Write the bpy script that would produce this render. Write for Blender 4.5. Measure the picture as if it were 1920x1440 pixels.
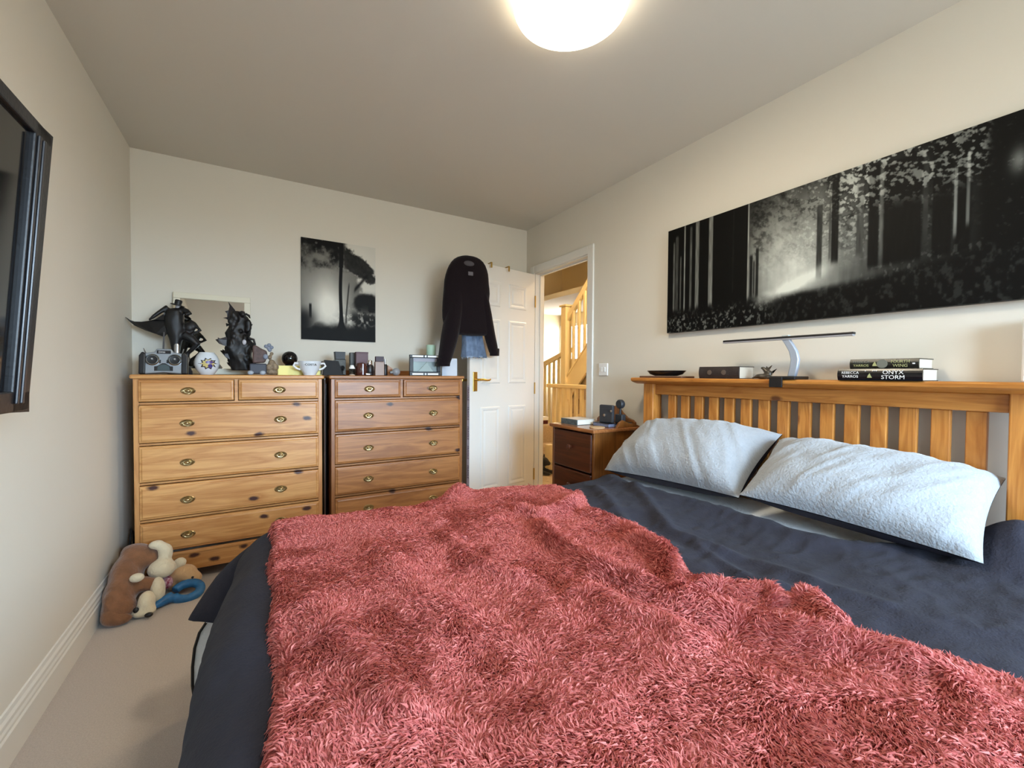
import bpy, bmesh, math, random
import numpy as np
from mathutils import Vector, Matrix, Euler

random.seed(7)
SC = bpy.context.scene
COL = SC.collection
for o in list(bpy.data.objects):
    bpy.data.objects.remove(o)

# ------------------------------------------------------------------ camera
F_PX, YAW, PITCH, ROLL = 800.78, 0.534806, 0.022145, 0.006859
CAM = Vector((0.6354, 0.0, 1.1247))
D, W, H = 3.2723, 2.7191, 2.42          # back wall y, right wall x, ceiling z
_fw = Vector((math.sin(YAW)*math.cos(PITCH), math.cos(YAW)*math.cos(PITCH), -math.sin(PITCH)))
_r0 = Vector((math.cos(YAW), -math.sin(YAW), 0)); _u0 = _r0.cross(_fw)
_r = _r0*math.cos(ROLL)+_u0*math.sin(ROLL); _u = -_r0*math.sin(ROLL)+_u0*math.cos(ROLL)
cd = bpy.data.cameras.new('camera'); cd.sensor_width = 36; cd.lens = F_PX/1920*36
cd.clip_start = 0.02
cam = bpy.data.objects.new('camera', cd); COL.objects.link(cam)
cam.matrix_world = Matrix(((_r.x, _u.x, -_fw.x, CAM.x), (_r.y, _u.y, -_fw.y, CAM.y), (_r.z, _u.z, -_fw.z, CAM.z), (0, 0, 0, 1)))
SC.camera = cam

# ------------------------------------------------------------------ world, window light, exposure
wd = bpy.data.worlds.new('sky'); SC.world = wd; wd.use_nodes = True
_wn = wd.node_tree; _bg = _wn.nodes['Background']; _bg.inputs[1].default_value = 36.0
_tc = _wn.nodes.new('ShaderNodeTexCoord'); _sp = _wn.nodes.new('ShaderNodeSeparateXYZ'); _mr = _wn.nodes.new('ShaderNodeMapRange'); _mx = _wn.nodes.new('ShaderNodeMix'); _mx.data_type = 'RGBA'
_mr.inputs[1].default_value = -.03; _mr.inputs[2].default_value = .03
_mx.inputs[6].default_value = (.16, .16, .145, 1); _mx.inputs[7].default_value = (.57, .78, 1.0, 1)      # ground below the horizon, overcast sky above
_wn.links.new(_tc.outputs['Generated'], _sp.inputs[0]); _wn.links.new(_sp.outputs[2], _mr.inputs[0]); _wn.links.new(_mr.outputs[0], _mx.inputs[0]); _wn.links.new(_mx.outputs[2], _bg.inputs[0])
SC.view_settings.view_transform = 'Standard'; SC.view_settings.look = 'None'
SC.view_settings.gamma = 1; SC.view_settings.use_curve_mapping = False
SC.view_settings.exposure = 0.43
WINX0, WINX1, WINZ0, WINZ1, YN = 1.05, 2.60, 0.72, 2.15, -1.95      # window in the near wall, behind the camera
def portal(name, loc, rot, sx, sy):
    l = bpy.data.lights.new(name, 'AREA'); l.shape = 'RECTANGLE'; l.size = sx; l.size_y = sy
    l.cycles.is_portal = True
    o = bpy.data.objects.new(name, l); COL.objects.link(o); o.location = loc; o.rotation_euler = rot
    return o
portal('window_portal', ((WINX0+WINX1)/2, YN-0.09, (WINZ0+WINZ1)/2), (math.radians(90), 0, 0), WINX1-WINX0, WINZ1-WINZ0)
LAMP_E = 42.0
HALL_E = 150.0

# ------------------------------------------------------------------ helpers
def at(px, py, x=None, y=None, z=None):
    """point of the room seen at a pixel of the 1920x1440 photo, on the plane x=, y= or z="""
    d = _fw+_r*((px-960)/F_PX)+_u*((720-py)/F_PX)
    if x is not None: t = (x-CAM.x)/d.x
    elif y is not None: t = (y-CAM.y)/d.y
    else: t = (z-CAM.z)/d.z
    return CAM+d*t

def _hash(i, j, seed):
    n = (i.astype(np.int64)*374761393+j.astype(np.int64)*668265263+seed*144665) & 0x7fffffff
    n = ((n ^ (n >> 13))*1274126177) & 0x7fffffff
    return ((n ^ (n >> 16)) & 0xffff)/65535.0
def vnoise(x, y, seed=0):
    x = np.asarray(x, float); y = np.asarray(y, float)
    i = np.floor(x); j = np.floor(y); fx = x-i; fy = y-j
    fx = fx*fx*(3-2*fx); fy = fy*fy*(3-2*fy)
    a = _hash(i, j, seed); b = _hash(i+1, j, seed); c = _hash(i, j+1, seed); d = _hash(i+1, j+1, seed)
    return (a*(1-fx)+b*fx)*(1-fy)+(c*(1-fx)+d*fx)*fy
def fbm(x, y, seed=0, oct=4):
    s = 0; a = .5; t = 0
    for k in range(oct):
        s = s+a*vnoise(x*2**k, y*2**k, seed+k*17); t += a; a *= .5
    return s/t
def sstep(a, b, x):
    t = np.clip((x-a)/(b-a), 0, 1); return t*t*(3-2*t)

def sr(r, g, b):
    f = lambda c: (c/255/12.92) if c/255 <= .04045 else ((c/255+.055)/1.055)**2.4
    return (f(r), f(g), f(b), 1)

# ---- materials
def new_mat(name):
    m = bpy.data.materials.new(name); m.use_nodes = True
    nt = m.node_tree; return m, nt, nt.nodes['Principled BSDF']
def _n(nt, t, **kw):
    n = nt.nodes.new(t)
    for k, v in kw.items():
        if k in n.inputs: n.inputs[k].default_value = v
        else: setattr(n, k, v)
    return n
def plain(name, col, rough=.55, metal=0, var=0.0, vscale=8, bump=0.0, bscale=60, spec=.5, coat=0, sheen=0, emis=None, trans=0, stretch=None, col2=None):
    m, nt, b = new_mat(name); L = nt.links.new
    b.inputs['Base Color'].default_value = col; b.inputs['Roughness'].default_value = rough
    b.inputs['Metallic'].default_value = metal; b.inputs['Specular IOR Level'].default_value = spec
    b.inputs['Coat Weight'].default_value = coat; b.inputs['Sheen Weight'].default_value = sheen
    b.inputs['Transmission Weight'].default_value = trans
    if emis:
        b.inputs['Emission Color'].default_value = emis[0]; b.inputs['Emission Strength'].default_value = emis[1]
    tc = _n(nt, 'ShaderNodeTexCoord'); vec = tc.outputs['Object']
    if stretch:
        mp = _n(nt, 'ShaderNodeMapping'); mp.inputs['Scale'].default_value = stretch; L(vec, mp.inputs[0]); vec = mp.outputs[0]
    if var > 0 or col2:
        nz = _n(nt, 'ShaderNodeTexNoise', Scale=vscale, Detail=4.0); L(vec, nz.inputs['Vector'])
        mx = _n(nt, 'ShaderNodeMix', data_type='RGBA')
        c2 = col2 or tuple(max(0, c*(1-var)) for c in col[:3])+(1,)
        mx.inputs[6].default_value = col; mx.inputs[7].default_value = c2
        cr = _n(nt, 'ShaderNodeMapRange'); cr.inputs[1].default_value = .35; cr.inputs[2].default_value = .65
        L(nz.outputs['Fac'], cr.inputs[0]); L(cr.outputs[0], mx.inputs[0]); L(mx.outputs[2], b.inputs['Base Color'])
    if bump > 0:
        nb = _n(nt, 'ShaderNodeTexNoise', Scale=bscale, Detail=3.0); L(vec, nb.inputs['Vector'])
        bp = _n(nt, 'ShaderNodeBump', Strength=bump, Distance=.004); L(nb.outputs['Fac'], bp.inputs['Height']); L(bp.outputs[0], b.inputs['Normal'])
    return m
def wood(name, light, dark, knot, axis='x', knots=1.0, rough=.38, gs=1.0, coat=.15):
    """stained pine: long grain along an axis, growth bands, dark oval knots"""
    m, nt, b = new_mat(name); L = nt.links.new
    tc = _n(nt, 'ShaderNodeTexCoord'); oi = _n(nt, 'ShaderNodeObjectInfo')
    ad = _n(nt, 'ShaderNodeVectorMath', operation='MULTIPLY_ADD'); L(oi.outputs['Location'], ad.inputs[0]); ad.inputs[1].default_value = (1.7, 2.3, .9); L(tc.outputs['Object'], ad.inputs[2])
    def mp(s):
        k = _n(nt, 'ShaderNodeMapping'); 
        k.inputs['Scale'].default_value = {'x': (s[0], s[1], s[1]), 'y': (s[1], s[0], s[1]), 'z': (s[1], s[1], s[0])}[axis]
        L(ad.outputs[0], k.inputs[0]); return k.outputs[0]
    def mpk(s):
        sp_ = _n(nt, 'ShaderNodeSeparateXYZ'); cb = _n(nt, 'ShaderNodeCombineXYZ'); L(ad.outputs[0], sp_.inputs[0])
        a, c = {'x': (0, 2), 'y': (1, 2), 'z': (2, 1)}[axis]
        L(sp_.outputs[a], cb.inputs[0]); L(sp_.outputs[c], cb.inputs[1])
        k = _n(nt, 'ShaderNodeMapping'); k.inputs['Scale'].default_value = (s[0], s[1], 1); L(cb.outputs[0], k.inputs[0]); return k.outputs[0]
    n1 = _n(nt, 'ShaderNodeTexNoise', Scale=1.0, Detail=5.0, Distortion=.6); L(mp((1.6*gs, 16*gs)), n1.inputs['Vector'])
    n2 = _n(nt, 'ShaderNodeTexNoise', Scale=1.0, Detail=3.0); L(mp((4, 150)), n2.inputs['Vector'])
    w = _n(nt, 'ShaderNodeMath', operation='MULTIPLY'); L(n1.outputs['Fac'], w.inputs[0]); w.inputs[1].default_value = 9.0
    fr = _n(nt, 'ShaderNodeMath', operation='PINGPONG'); L(w.outputs[0], fr.inputs[0]); fr.inputs[1].default_value = 1.0
    m1 = _n(nt, 'ShaderNodeMath', operation='MULTIPLY_ADD'); L(n2.outputs['Fac'], m1.inputs[0]); m1.inputs[1].default_value = .55
    s = _n(nt, 'ShaderNodeMath', operation='MULTIPLY'); L(fr.outputs[0], s.inputs[0]); s.inputs[1].default_value = .45; L(s.outputs[0], m1.inputs[2])
    mx = _n(nt, 'ShaderNodeMix', data_type='RGBA'); mx.inputs[6].default_value = light; mx.inputs[7].default_value = dark
    mr = _n(nt, 'ShaderNodeMapRange'); mr.inputs[1].default_value = .15; mr.inputs[2].default_value = .85; L(m1.outputs[0], mr.inputs[0]); L(mr.outputs[0], mx.inputs[0])
    out = mx.outputs[2]
    if knots > 0:
        vo = _n(nt, 'ShaderNodeTexVoronoi', voronoi_dimensions='2D', Scale=1.0, Randomness=1.0); L(mpk((4.2, 8.0)), vo.inputs['Vector'])
        nd = _n(nt, 'ShaderNodeTexNoise', Scale=30.0); L(ad.outputs[0], nd.inputs['Vector'])
        dd = _n(nt, 'ShaderNodeMath', operation='MULTIPLY_ADD'); L(nd.outputs['Fac'], dd.inputs[0]); dd.inputs[1].default_value = .10; L(vo.outputs['Distance'], dd.inputs[2])
        kr = _n(nt, 'ShaderNodeMapRange'); kr.inputs[1].default_value = .11; kr.inputs[2].default_value = .18; kr.inputs[3].default_value = 1; kr.inputs[4].default_value = 0; L(dd.outputs[0], kr.inputs[0])
        sp = _n(nt, 'ShaderNodeSeparateColor'); L(vo.outputs['Color'], sp.inputs[0])
        gt = _n(nt, 'ShaderNodeMath', operation='GREATER_THAN'); L(sp.outputs[0], gt.inputs[0]); gt.inputs[1].default_value = 1-.45*knots
        kk = _n(nt, 'ShaderNodeMath', operation='MULTIPLY'); L(kr.outputs[0], kk.inputs[0]); L(gt.outputs[0], kk.inputs[1])
        m2 = _n(nt, 'ShaderNodeMix', data_type='RGBA'); L(kk.outputs[0], m2.inputs[0]); L(out, m2.inputs[6]); m2.inputs[7].default_value = knot
        out = m2.outputs[2]
    L(out, b.inputs['Base Color'])
    b.inputs['Roughness'].default_value = rough; b.inputs['Coat Weight'].default_value = coat; b.inputs['Coat Roughness'].default_value = .25
    bp = _n(nt, 'ShaderNodeBump', Strength=.12, Distance=.002); L(n2.outputs['Fac'], bp.inputs['Height']); L(bp.outputs[0], b.inputs['Normal'])
    return m
def attr_mat(name, rough=.5, coat=0):
    m, nt, b = new_mat(name)
    a = _n(nt, 'ShaderNodeVertexColor', layer_name='Col'); nt.links.new(a.outputs[0], b.inputs['Base Color'])
    b.inputs['Roughness'].default_value = rough; b.inputs['Coat Weight'].default_value = coat; b.inputs['Specular IOR Level'].default_value = .15
    return m

# ---- meshes
class MB:
    def __init__(s): s.v = []; s.f = []
    def add(s, vs, fs):
        o = len(s.v); s.v += [tuple(v) for v in vs]; s.f += [tuple(i+o for i in f) for f in fs]; return s
    def box(s, x0, x1, y0, y1, z0, z1, M=None):
        vs = [Vector((x, y, z)) for z in (z0, z1) for y in (y0, y1) for x in (x0, x1)]
        if M is not None: vs = [M @ v for v in vs]
        return s.add(vs, [(0, 2, 3, 1), (4, 5, 7, 6), (0, 1, 5, 4), (2, 6, 7, 3), (0, 4, 6, 2), (1, 3, 7, 5)])
    def prism(s, poly, a, b, axis='y', M=None):
        """2D polygon extruded along an axis; poly in the two other axes in x,y,z order"""
        n = len(poly); vs = []
        for t in (a, b):
            for p, q in poly:
                v = {'x': (t, p, q), 'y': (p, t, q), 'z': (p, q, t)}[axis]
                vs.append(M @ Vector(v) if M is not None else v)
        ar = sum(poly[i][0]*poly[(i+1) % n][1]-poly[(i+1) % n][0]*poly[i][1] for i in range(n))
        fs = [tuple(range(n)), tuple(range(2*n-1, n-1, -1))]
        fs += [(i, i+n, (i+1) % n+n, (i+1) % n) for i in range(n)]
        flip = (ar > 0) ^ (axis == 'y')
        if flip: fs = [tuple(reversed(f)) for f in fs]
        return s.add(vs, fs)
    def tube(s, pts, rad, n=10, cap=True, flat=1.0):
        pts = [Vector(p) for p in pts]
        if not hasattr(rad, '__len__'): rad = [rad]*len(pts)
        vs = []; up = None
        for i, p in enumerate(pts):
            t = (pts[min(i+1, len(pts)-1)]-pts[max(i-1, 0)]).normalized()
            if up is None:
                up = Vector((0, 0, 1)) if abs(t.z) < .9 else Vector((0, 1, 0))
            a = t.cross(up).normalized(); bb = a.cross(t).normalized(); up = bb
            for k in range(n):
                an = 2*math.pi*k/n; vs.append(p+a*math.cos(an)*rad[i]+bb*math.sin(an)*rad[i]*flat)
        fs = [(i*n+k, i*n+(k+1) % n, (i+1)*n+(k+1) % n, (i+1)*n+k) for i in range(len(pts)-1) for k in range(n)]
        if cap: fs += [tuple(range(n-1, -1, -1)), tuple((len(pts)-1)*n+k for k in range(n))]
        return s.add(vs, fs)
    def lathe(s, prof, c=(0, 0, 0), n=28, M=None, sx=1, sy=1):
        """profile of (radius, z), turned about z"""
        vs = []; c = Vector(c)
        for r, z in prof:
            for k in range(n):
                a = 2*math.pi*k/n; v = Vector((r*sx*math.cos(a), r*sy*math.sin(a), z))
                vs.append((M @ v if M is not None else v)+c)
        m = len(prof)
        fs = [(i*n+k, i*n+(k+1) % n, (i+1)*n+(k+1) % n, (i+1)*n+k) for i in range(m-1) for k in range(n)]
        if prof[0][0] > 1e-6: fs.append(tuple(range(n-1, -1, -1)))
        if prof[-1][0] > 1e-6: fs.append(tuple((m-1)*n+k for k in range(n)))
        return s.add(vs, fs)
    def ell(s, c, r, n=14, m=9, M=None):
        if not hasattr(r, '__len__'): r = (r, r, r)
        c = Vector(c); vs = []
        for i in range(m+1):
            th = math.pi*i/m
            for k in range(n):
                a = 2*math.pi*k/n
                v = Vector((r[0]*math.sin(th)*math.cos(a), r[1]*math.sin(th)*math.sin(a), -r[2]*math.cos(th)))
                vs.append((M @ v if M is not None else v)+c)
        return s.add(vs, [(i*n+k, i*n+(k+1) % n, (i+1)*n+(k+1) % n, (i+1)*n+k) for i in range(m) for k in range(n)])
    def loft(s, rings, cap=True):
        n = len(rings[0]); vs = [v for r in rings for v in r]
        fs = [(i*n+k, i*n+(k+1) % n, (i+1)*n+(k+1) % n, (i+1)*n+k) for i in range(len(rings)-1) for k in range(n)]
        if cap: fs += [tuple(range(n-1, -1, -1)), tuple((len(rings)-1)*n+k for k in range(n))]
        return s.add(vs, fs)
    def grid(s, P, flip=False):
        """P: array (nu,nv,3)"""
        nu, nv = P.shape[:2]; vs = P.reshape(-1, 3)
        fs = []
        for i in range(nu-1):
            for j in range(nv-1):
                q = (i*nv+j, (i+1)*nv+j, (i+1)*nv+j+1, i*nv+j+1)
                fs.append(q[::-1] if flip else q)
        return s.add(vs, fs)
    def build(s, name, mat, parent=None, smooth=False, bevel=0, seg=2, weld=False, voxel=0, sub=0, loc=None, angle=40):
        me = bpy.data.meshes.new(name); me.from_pydata([tuple(v) for v in s.v], [], s.f)
        if weld or bevel:
            bm = bmesh.new(); bm.from_mesh(me); bmesh.ops.remove_doubles(bm, verts=bm.verts, dist=1e-5)
            bm.to_mesh(me); bm.free()
        me.materials.append(mat)
        o = bpy.data.objects.new(name, me); COL.objects.link(o)
        if parent: o.parent = parent
        if loc is not None: o.location = loc
        if voxel:
            r = o.modifiers.new('remesh', 'REMESH'); r.mode = 'VOXEL'; r.voxel_size = voxel; r.use_smooth_shade = True
            sm = o.modifiers.new('smooth', 'SMOOTH'); sm.iterations = 6; sm.factor = .6
        if bevel:
            bv = o.modifiers.new('bevel', 'BEVEL'); bv.width = bevel; bv.segments = seg; bv.limit_method = 'ANGLE'; bv.angle_limit = math.radians(35)
        if sub:
            sb = o.modifiers.new('sub', 'SUBSURF'); sb.levels = sub; sb.render_levels = sub
        if smooth:
            me.polygons.foreach_set('use_smooth', [True]*len(me.polygons))
            if not (voxel or sub): 
                me.set_sharp_from_angle(angle=math.radians(angle))
        me.update(); return o
def tag(o, label, cat, group=None):
    o['label'] = label; o['category'] = cat
    if group: o['group'] = group
    return o
def thing(name, label, cat, loc=(0, 0, 0), rz=0, group=None):
    e = bpy.data.objects.new(name, None); COL.objects.link(e); e.empty_display_size = .1
    e.location = loc; e.rotation_euler = (0, 0, rz); return tag(e, label, cat, group)
def struct(o): o['kind'] = 'structure'; return o
def grp(name, loc=(0, 0, 0), rz=0):
    e = bpy.data.objects.new(name, None); COL.objects.link(e); e.location = loc; e.rotation_euler = (0, 0, rz); return struct(e)
def text_mesh(name, s, size, mat, parent, M, extrude=.0006, sx=1.0):
    """flat lettering: built in x (reading) / y (up), moved by matrix M"""
    c = bpy.data.curves.new(name, 'FONT'); c.body = s; c.size = size; c.extrude = extrude; c.align_x = 'CENTER'; c.align_y = 'CENTER'
    c.resolution_u = 3
    t = bpy.data.objects.new(name+'_curve', c); COL.objects.link(t)
    me = bpy.data.meshes.new_from_object(t.evaluated_get(bpy.context.evaluated_depsgraph_get()))
    bpy.data.objects.remove(t); bpy.data.curves.remove(c)
    for v in me.vertices: v.co = M @ Vector((v.co.x*sx, v.co.y, v.co.z))
    me.materials.clear(); me.materials.append(mat); me.name = name
    o = bpy.data.objects.new(name, me); COL.objects.link(o); o.parent = parent; return o
def basis(o, ex, ey, ez):
    ex, ey, ez = Vector(ex), Vector(ey), Vector(ez)
    return Matrix(((ex.x, ey.x, ez.x, o[0]), (ex.y, ey.y, ez.y, o[1]), (ex.z, ey.z, ez.z, o[2]), (0, 0, 0, 1)))
def ring(cx, cy, z, rx, ry, n=20, p=2.0, wob=None):
    out = []
    for k in range(n):
        a = 2*math.pi*k/n; c, s = math.cos(a), math.sin(a)
        q = 2/p
        x = math.copysign(abs(c)**q, c)*rx; y = math.copysign(abs(s)**q, s)*ry
        w = 1 if wob is None else 1+wob*math.sin(5*a+z*40)
        out.append(Vector((cx+x*w, cy+y*w, z)))
    return out

# ------------------------------------------------------------------ palette
M_WALL = plain('wall_paint', sr(222, 216, 203), .85, bump=.05, bscale=180, spec=.2)
M_CEIL = plain('ceiling_paint', sr(214, 209, 198), .9, bump=.05, bscale=150, spec=.2)
M_TRIM = plain('white_gloss_paint', sr(226, 224, 217), .35, spec=.4)
M_DOOR = plain('door_paint', sr(222, 219, 212), .4, spec=.4)
M_CARPET = plain('beige_carpet', sr(200, 190, 183), .95, var=.14, vscale=220, bump=.7, bscale=420, spec=.1, sheen=.2)
M_HALLCARPET = plain('hall_carpet', sr(190, 168, 140), .95, var=.2, vscale=60, bump=.6, bscale=300, spec=.1)
M_HALLWALL = plain('hall_paint', sr(232, 214, 178), .85, spec=.2)
M_HALLWOOD = plain('cream_gloss', sr(240, 222, 178), .4)
M_PINE = wood('pine', sr(214, 160, 98), sr(176, 116, 60), sr(64, 32, 26), 'x')
M_PINE_V = wood('pine_upright', sr(206, 150, 90), sr(168, 108, 56), sr(70, 36, 26), 'z', knots=.5)
M_PINE2 = wood('darker_pine', sr(180, 122, 68), sr(134, 82, 40), sr(54, 27, 20), 'x', knots=.7)  # darker, browner pine than the first chest
M_PINE2_V = wood('darker_pine_upright', sr(170, 112, 62), sr(126, 76, 36), sr(54, 27, 20), 'z', knots=.4)
M_OAK_Y = wood('honey_pine_long', sr(206, 140, 66), sr(166, 100, 36), sr(110, 60, 24), 'y', knots=.25, gs=1.4)
M_OAK_Z = wood('honey_pine_upright', sr(208, 142, 68), sr(166, 100, 38), sr(120, 66, 28), 'z', knots=.3, gs=1.4)
M_MAHOG = wood('stain_shaded_front', sr(86, 40, 20), sr(56, 24, 12), sr(30, 12, 8), 'y', knots=0, rough=.3)  # cabinet stain darkened: the front's shade is put into the colour
M_MAHOG_T = wood('stain_lit_top', sr(170, 112, 66), sr(136, 82, 44), sr(60, 30, 18), 'y', knots=0, rough=.22)  # same stain lightened: light on the top is painted in
M_MAHOG_Z = wood('stain_lit_side', sr(140, 88, 40), sr(100, 58, 24), sr(44, 20, 10), 'z', knots=.5, rough=.3)  # same stain, mid tone: light falling on the side is in the colour
M_BRASS = plain('aged_brass', sr(190, 168, 124), .3, 1, var=.3, vscale=90)
M_BRASS_Y = plain('yellow_brass', sr(196, 160, 84), .3, 1)
M_STEEL = plain('steel', sr(190, 192, 196), .28, 1)
M_BLACK = plain('black_plastic', sr(22, 22, 25), .35)
M_BLACKM = plain('black_matt', sr(16, 16, 18), .7)
M_CHARC = plain('charcoal_plastic', sr(46, 48, 52), .5)
M_WHITEP = plain('white_plastic', sr(240, 240, 238), .35)
M_GLASS = plain('clear_glass', (1, 1, 1, 1), .02, trans=1.0)

# ------------------------------------------------------------------ room shell
def sbox(name, m, *b, bevel=0):
    o = MB().box(*b).build(name, m, bevel=bevel); return struct(o)
sbox('floor', M_CARPET, -.12, W+.001, YN-.1, D+.1, -.05, 0)
sbox('ceiling', M_CEIL, -.12, W+.085, YN-.12, D+.12, H, H+.08)
sbox('wall_left', M_WALL, -.12, 0, YN-.12, D+.12, 0, H)
sbox('wall_back', M_WALL, 0, W+.085, D, D+.12, 0, H)
DY0, DY1, DZ = 2.432, 3.120, 2.0          # doorway in the right wall
wt = .085
wr = MB(); wr.box(W, W+wt, YN-.12, DY0-.02, 0, H); wr.box(W, W+wt, DY1+.02, D, 0, H); wr.box(W, W+wt, DY0-.02, DY1+.02, DZ+.02, H)
struct(wr.build('wall_right', M_WALL))
wn = MB(); wn.box(0, WINX0, YN-.12, YN, 0, H); wn.box(WINX1, W, YN-.12, YN, 0, H); wn.box(WINX0, WINX1, YN-.12, YN, 0, WINZ0); wn.box(WINX0, WINX1, YN-.12, YN, WINZ1, H)
struct(wn.build('wall_near', M_WALL))
wg = grp('window_1', ((WINX0+WINX1)/2, YN, WINZ0)); ww, wh = WINX1-WINX0, WINZ1-WINZ0
fm = MB()
for a, b, c, d_ in ((-ww/2, -ww/2+.06, 0, wh), (ww/2-.06, ww/2, 0, wh), (-ww/2+.06, ww/2-.06, 0, .06), (-ww/2+.06, ww/2-.06, wh-.06, wh), (-.03, .03, .06, wh-.06)):
    fm.box(a, b, -.10, -.05, c, d_)
fm.build('window_frame', M_TRIM, wg)
MB().box(-ww/2-.04, ww/2+.04, -.05, .06, -.03, 0).build('window_sill', M_TRIM, wg, bevel=.005)

def skirt(name, p0, p1, nrm):
    """moulded skirting board from p0 to p1 (floor points on the wall)"""
    prof = [(0, 0), (.019, 0), (.019, .088), (.015, .094), (.0155, .104), (.012, .112), (.012, .124), (.007, .132), (.005, .145), (0, .147)]
    p0, p1, nrm = Vector(p0), Vector(p1), Vector(nrm); n = len(prof); mb = MB()
    vs = [p+nrm*a+Vector((0, 0, b)) for p in (p0, p1) for a, b in prof]
    fs = [(i, (i+1) % n, (i+1) % n+n, i+n) for i in range(n)]+[tuple(range(n-1, -1, -1)), tuple(range(n, 2*n))]
    mb.add(vs, fs); o = mb.build(name, M_TRIM); 
    bm = bmesh.new(); bm.from_mesh(o.data); bmesh.ops.recalc_face_normals(bm, faces=bm.faces); bm.to_mesh(o.data); bm.free()
    return struct(o)
skirt('baseboard_left', (0, YN, 0), (0, D, 0), (1, 0, 0))
skirt('baseboard_back', (.02, D, 0), (W, D, 0), (0, -1, 0))
skirt('baseboard_right', (W, YN, 0), (W, DY0-.075, 0), (-1, 0, 0))

# door frame: lining, stops and architraves
tr = grp('trim_1', (W, DY0, 0))
lin = MB()
lin.box(-.004, wt+.004, -.02, 0, 0, DZ+.02); lin.box(-.004, wt+.004, DY1-DY0, DY1-DY0+.02, 0, DZ+.02); lin.box(-.004, wt+.004, 0, DY1-DY0, DZ, DZ+.02)
lin.build('door_lining', M_TRIM, tr)
st = MB(); st.box(.04, .055, 0, .012, 0, DZ); st.box(.04, .055, DY1-DY0-.012, DY1-DY0, 0, DZ); st.box(.04, .055, .012, DY1-DY0-.012, DZ-.012, DZ)
st.build('door_stop', M_TRIM, tr)
def arch(y0, y1, z0, z1):
    m = MB().box(-.016, 0, y0, y1, z0, z1); m.build('architrave', M_TRIM, tr, bevel=.006)
arch(-.072, -.008, 0, DZ+.072); arch(DY1-DY0+.008, DY1-DY0+.072, 0, DZ+.072); arch(-.008, DY1-DY0+.008, DZ+.008, DZ+.072)

# open six-panel door, hinged at the far jamb
DL, DT, DH = .698, .036, 1.985
door = grp('door_1', (W-.016, DY1-.012, 0.008), math.radians(11.5))
dm = MB().box(-DL, 0, 0, DT, 0, DH)
dm.build('door_leaf', M_DOOR, door, bevel=.002)
def dpanel(x0, x1, z0, z1):
    """raised-and-fielded panel: sunk moulding around a flat field"""
    m = MB()
    def rect(i, y): return [(-x1+i, y, z0+i), (-x0-i, y, z0+i), (-x0-i, y, z1-i), (-x1+i, y, z1-i)]
    rs = [rect(0, -.0005), rect(.008, -.006), rect(.02, -.0055), rect(.032, -.0012), rect(.046, -.005), rect(.05, -.0055)]
    vs = [v for r in rs for v in r]; fs = []
    for i in range(len(rs)-1):
        for k in range(4): fs.append((i*4+k, i*4+(k+1) % 4, (i+1)*4+(k+1) % 4, (i+1)*4+k))
    fs.append(tuple((len(rs)-1)*4+k for k in range(4)))
    m.add(vs, fs).build('door_panel', M_DOOR, door)
for x0, x1 in ((.105, .305), (.395, .595)):
    for z0, z1 in ((.20, .86), (1.045, 1.56), (1.66, 1.86)):
        dpanel(x0, x1, z0, z1)
hn = MB(); hn.box(-DL+.028, -DL+.07, -.006, 0, .985, 1.135); hn.build('handle_plate', M_BRASS_Y, door, bevel=.003)
hl = MB(); hl.tube([(-DL+.05, -.004, 1.075), (-DL+.05, -.05, 1.075)], .009, 10)
hl.tube([(-DL+.05, -.05, 1.075), (-DL+.09, -.053, 1.077), (-DL+.13, -.052, 1.071), (-DL+.155, -.05, 1.072), (-DL+.166, -.05, 1.08)], [.009, .008, .007, .007, .005], 10)
hl.build('door_handle', M_BRASS_Y, door, smooth=True)
hb = MB(); hb.tube([(-DL+.05, DT, 1.075), (-DL+.05, DT+.05, 1.075)], .009, 10); hb.tube([(-DL+.05, DT+.05, 1.075), (-DL-.0, DT+.055, 1.07), (-DL-.0+.12, DT+.05, 1.07)], .009, 10)
hb.build('door_handle', M_BRASS_Y, door, smooth=True)
# strip of FRAGILE tape stuck down the door's closing edge
tp = MB().box(-DL-.0012, -DL, .001, DT-.002, .02, 1.03).build('packing_tape', plain('tape_white', sr(206, 202, 214), .3), door)
tp['label'] = 'white packing tape printed FRAGILE along the door edge'
M_TPR = plain('tape_print', sr(92, 70, 92), .4)
for k in range(7):
    zc = .965-k*.150
    Mx = basis((-DL-.0014, DT/2, zc), (0, 0, -1), (0, -1, 0), (-1, 0, 0))
    text_mesh('tape_lettering', 'FRAGILE', .034, M_TPR, tp, Mx, .0002, .82)
for zz in (.25, 1.0, 1.75):
    MB().tube([(-.002, -.006, zz-.05), (-.002, -.006, zz+.05)], .006, 8).build('hinge', M_BRASS_Y, door)

# light switch and cable trunk on the right wall
sw = thing('light_switch', 'white double light switch on the right wall beside the doorway', 'switch', (W, 2.252, 1.165))
MB().box(-.010, -.0005, -.043, .043, -.043, .043).build('face_plate', M_WHITEP, sw, bevel=.003)
for k in (-1, 1): MB().box(-.014, -.009, k*.014-.010, k*.014+.010, -.016, .016).build('rocker', M_WHITEP, sw, bevel=.002)

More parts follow.
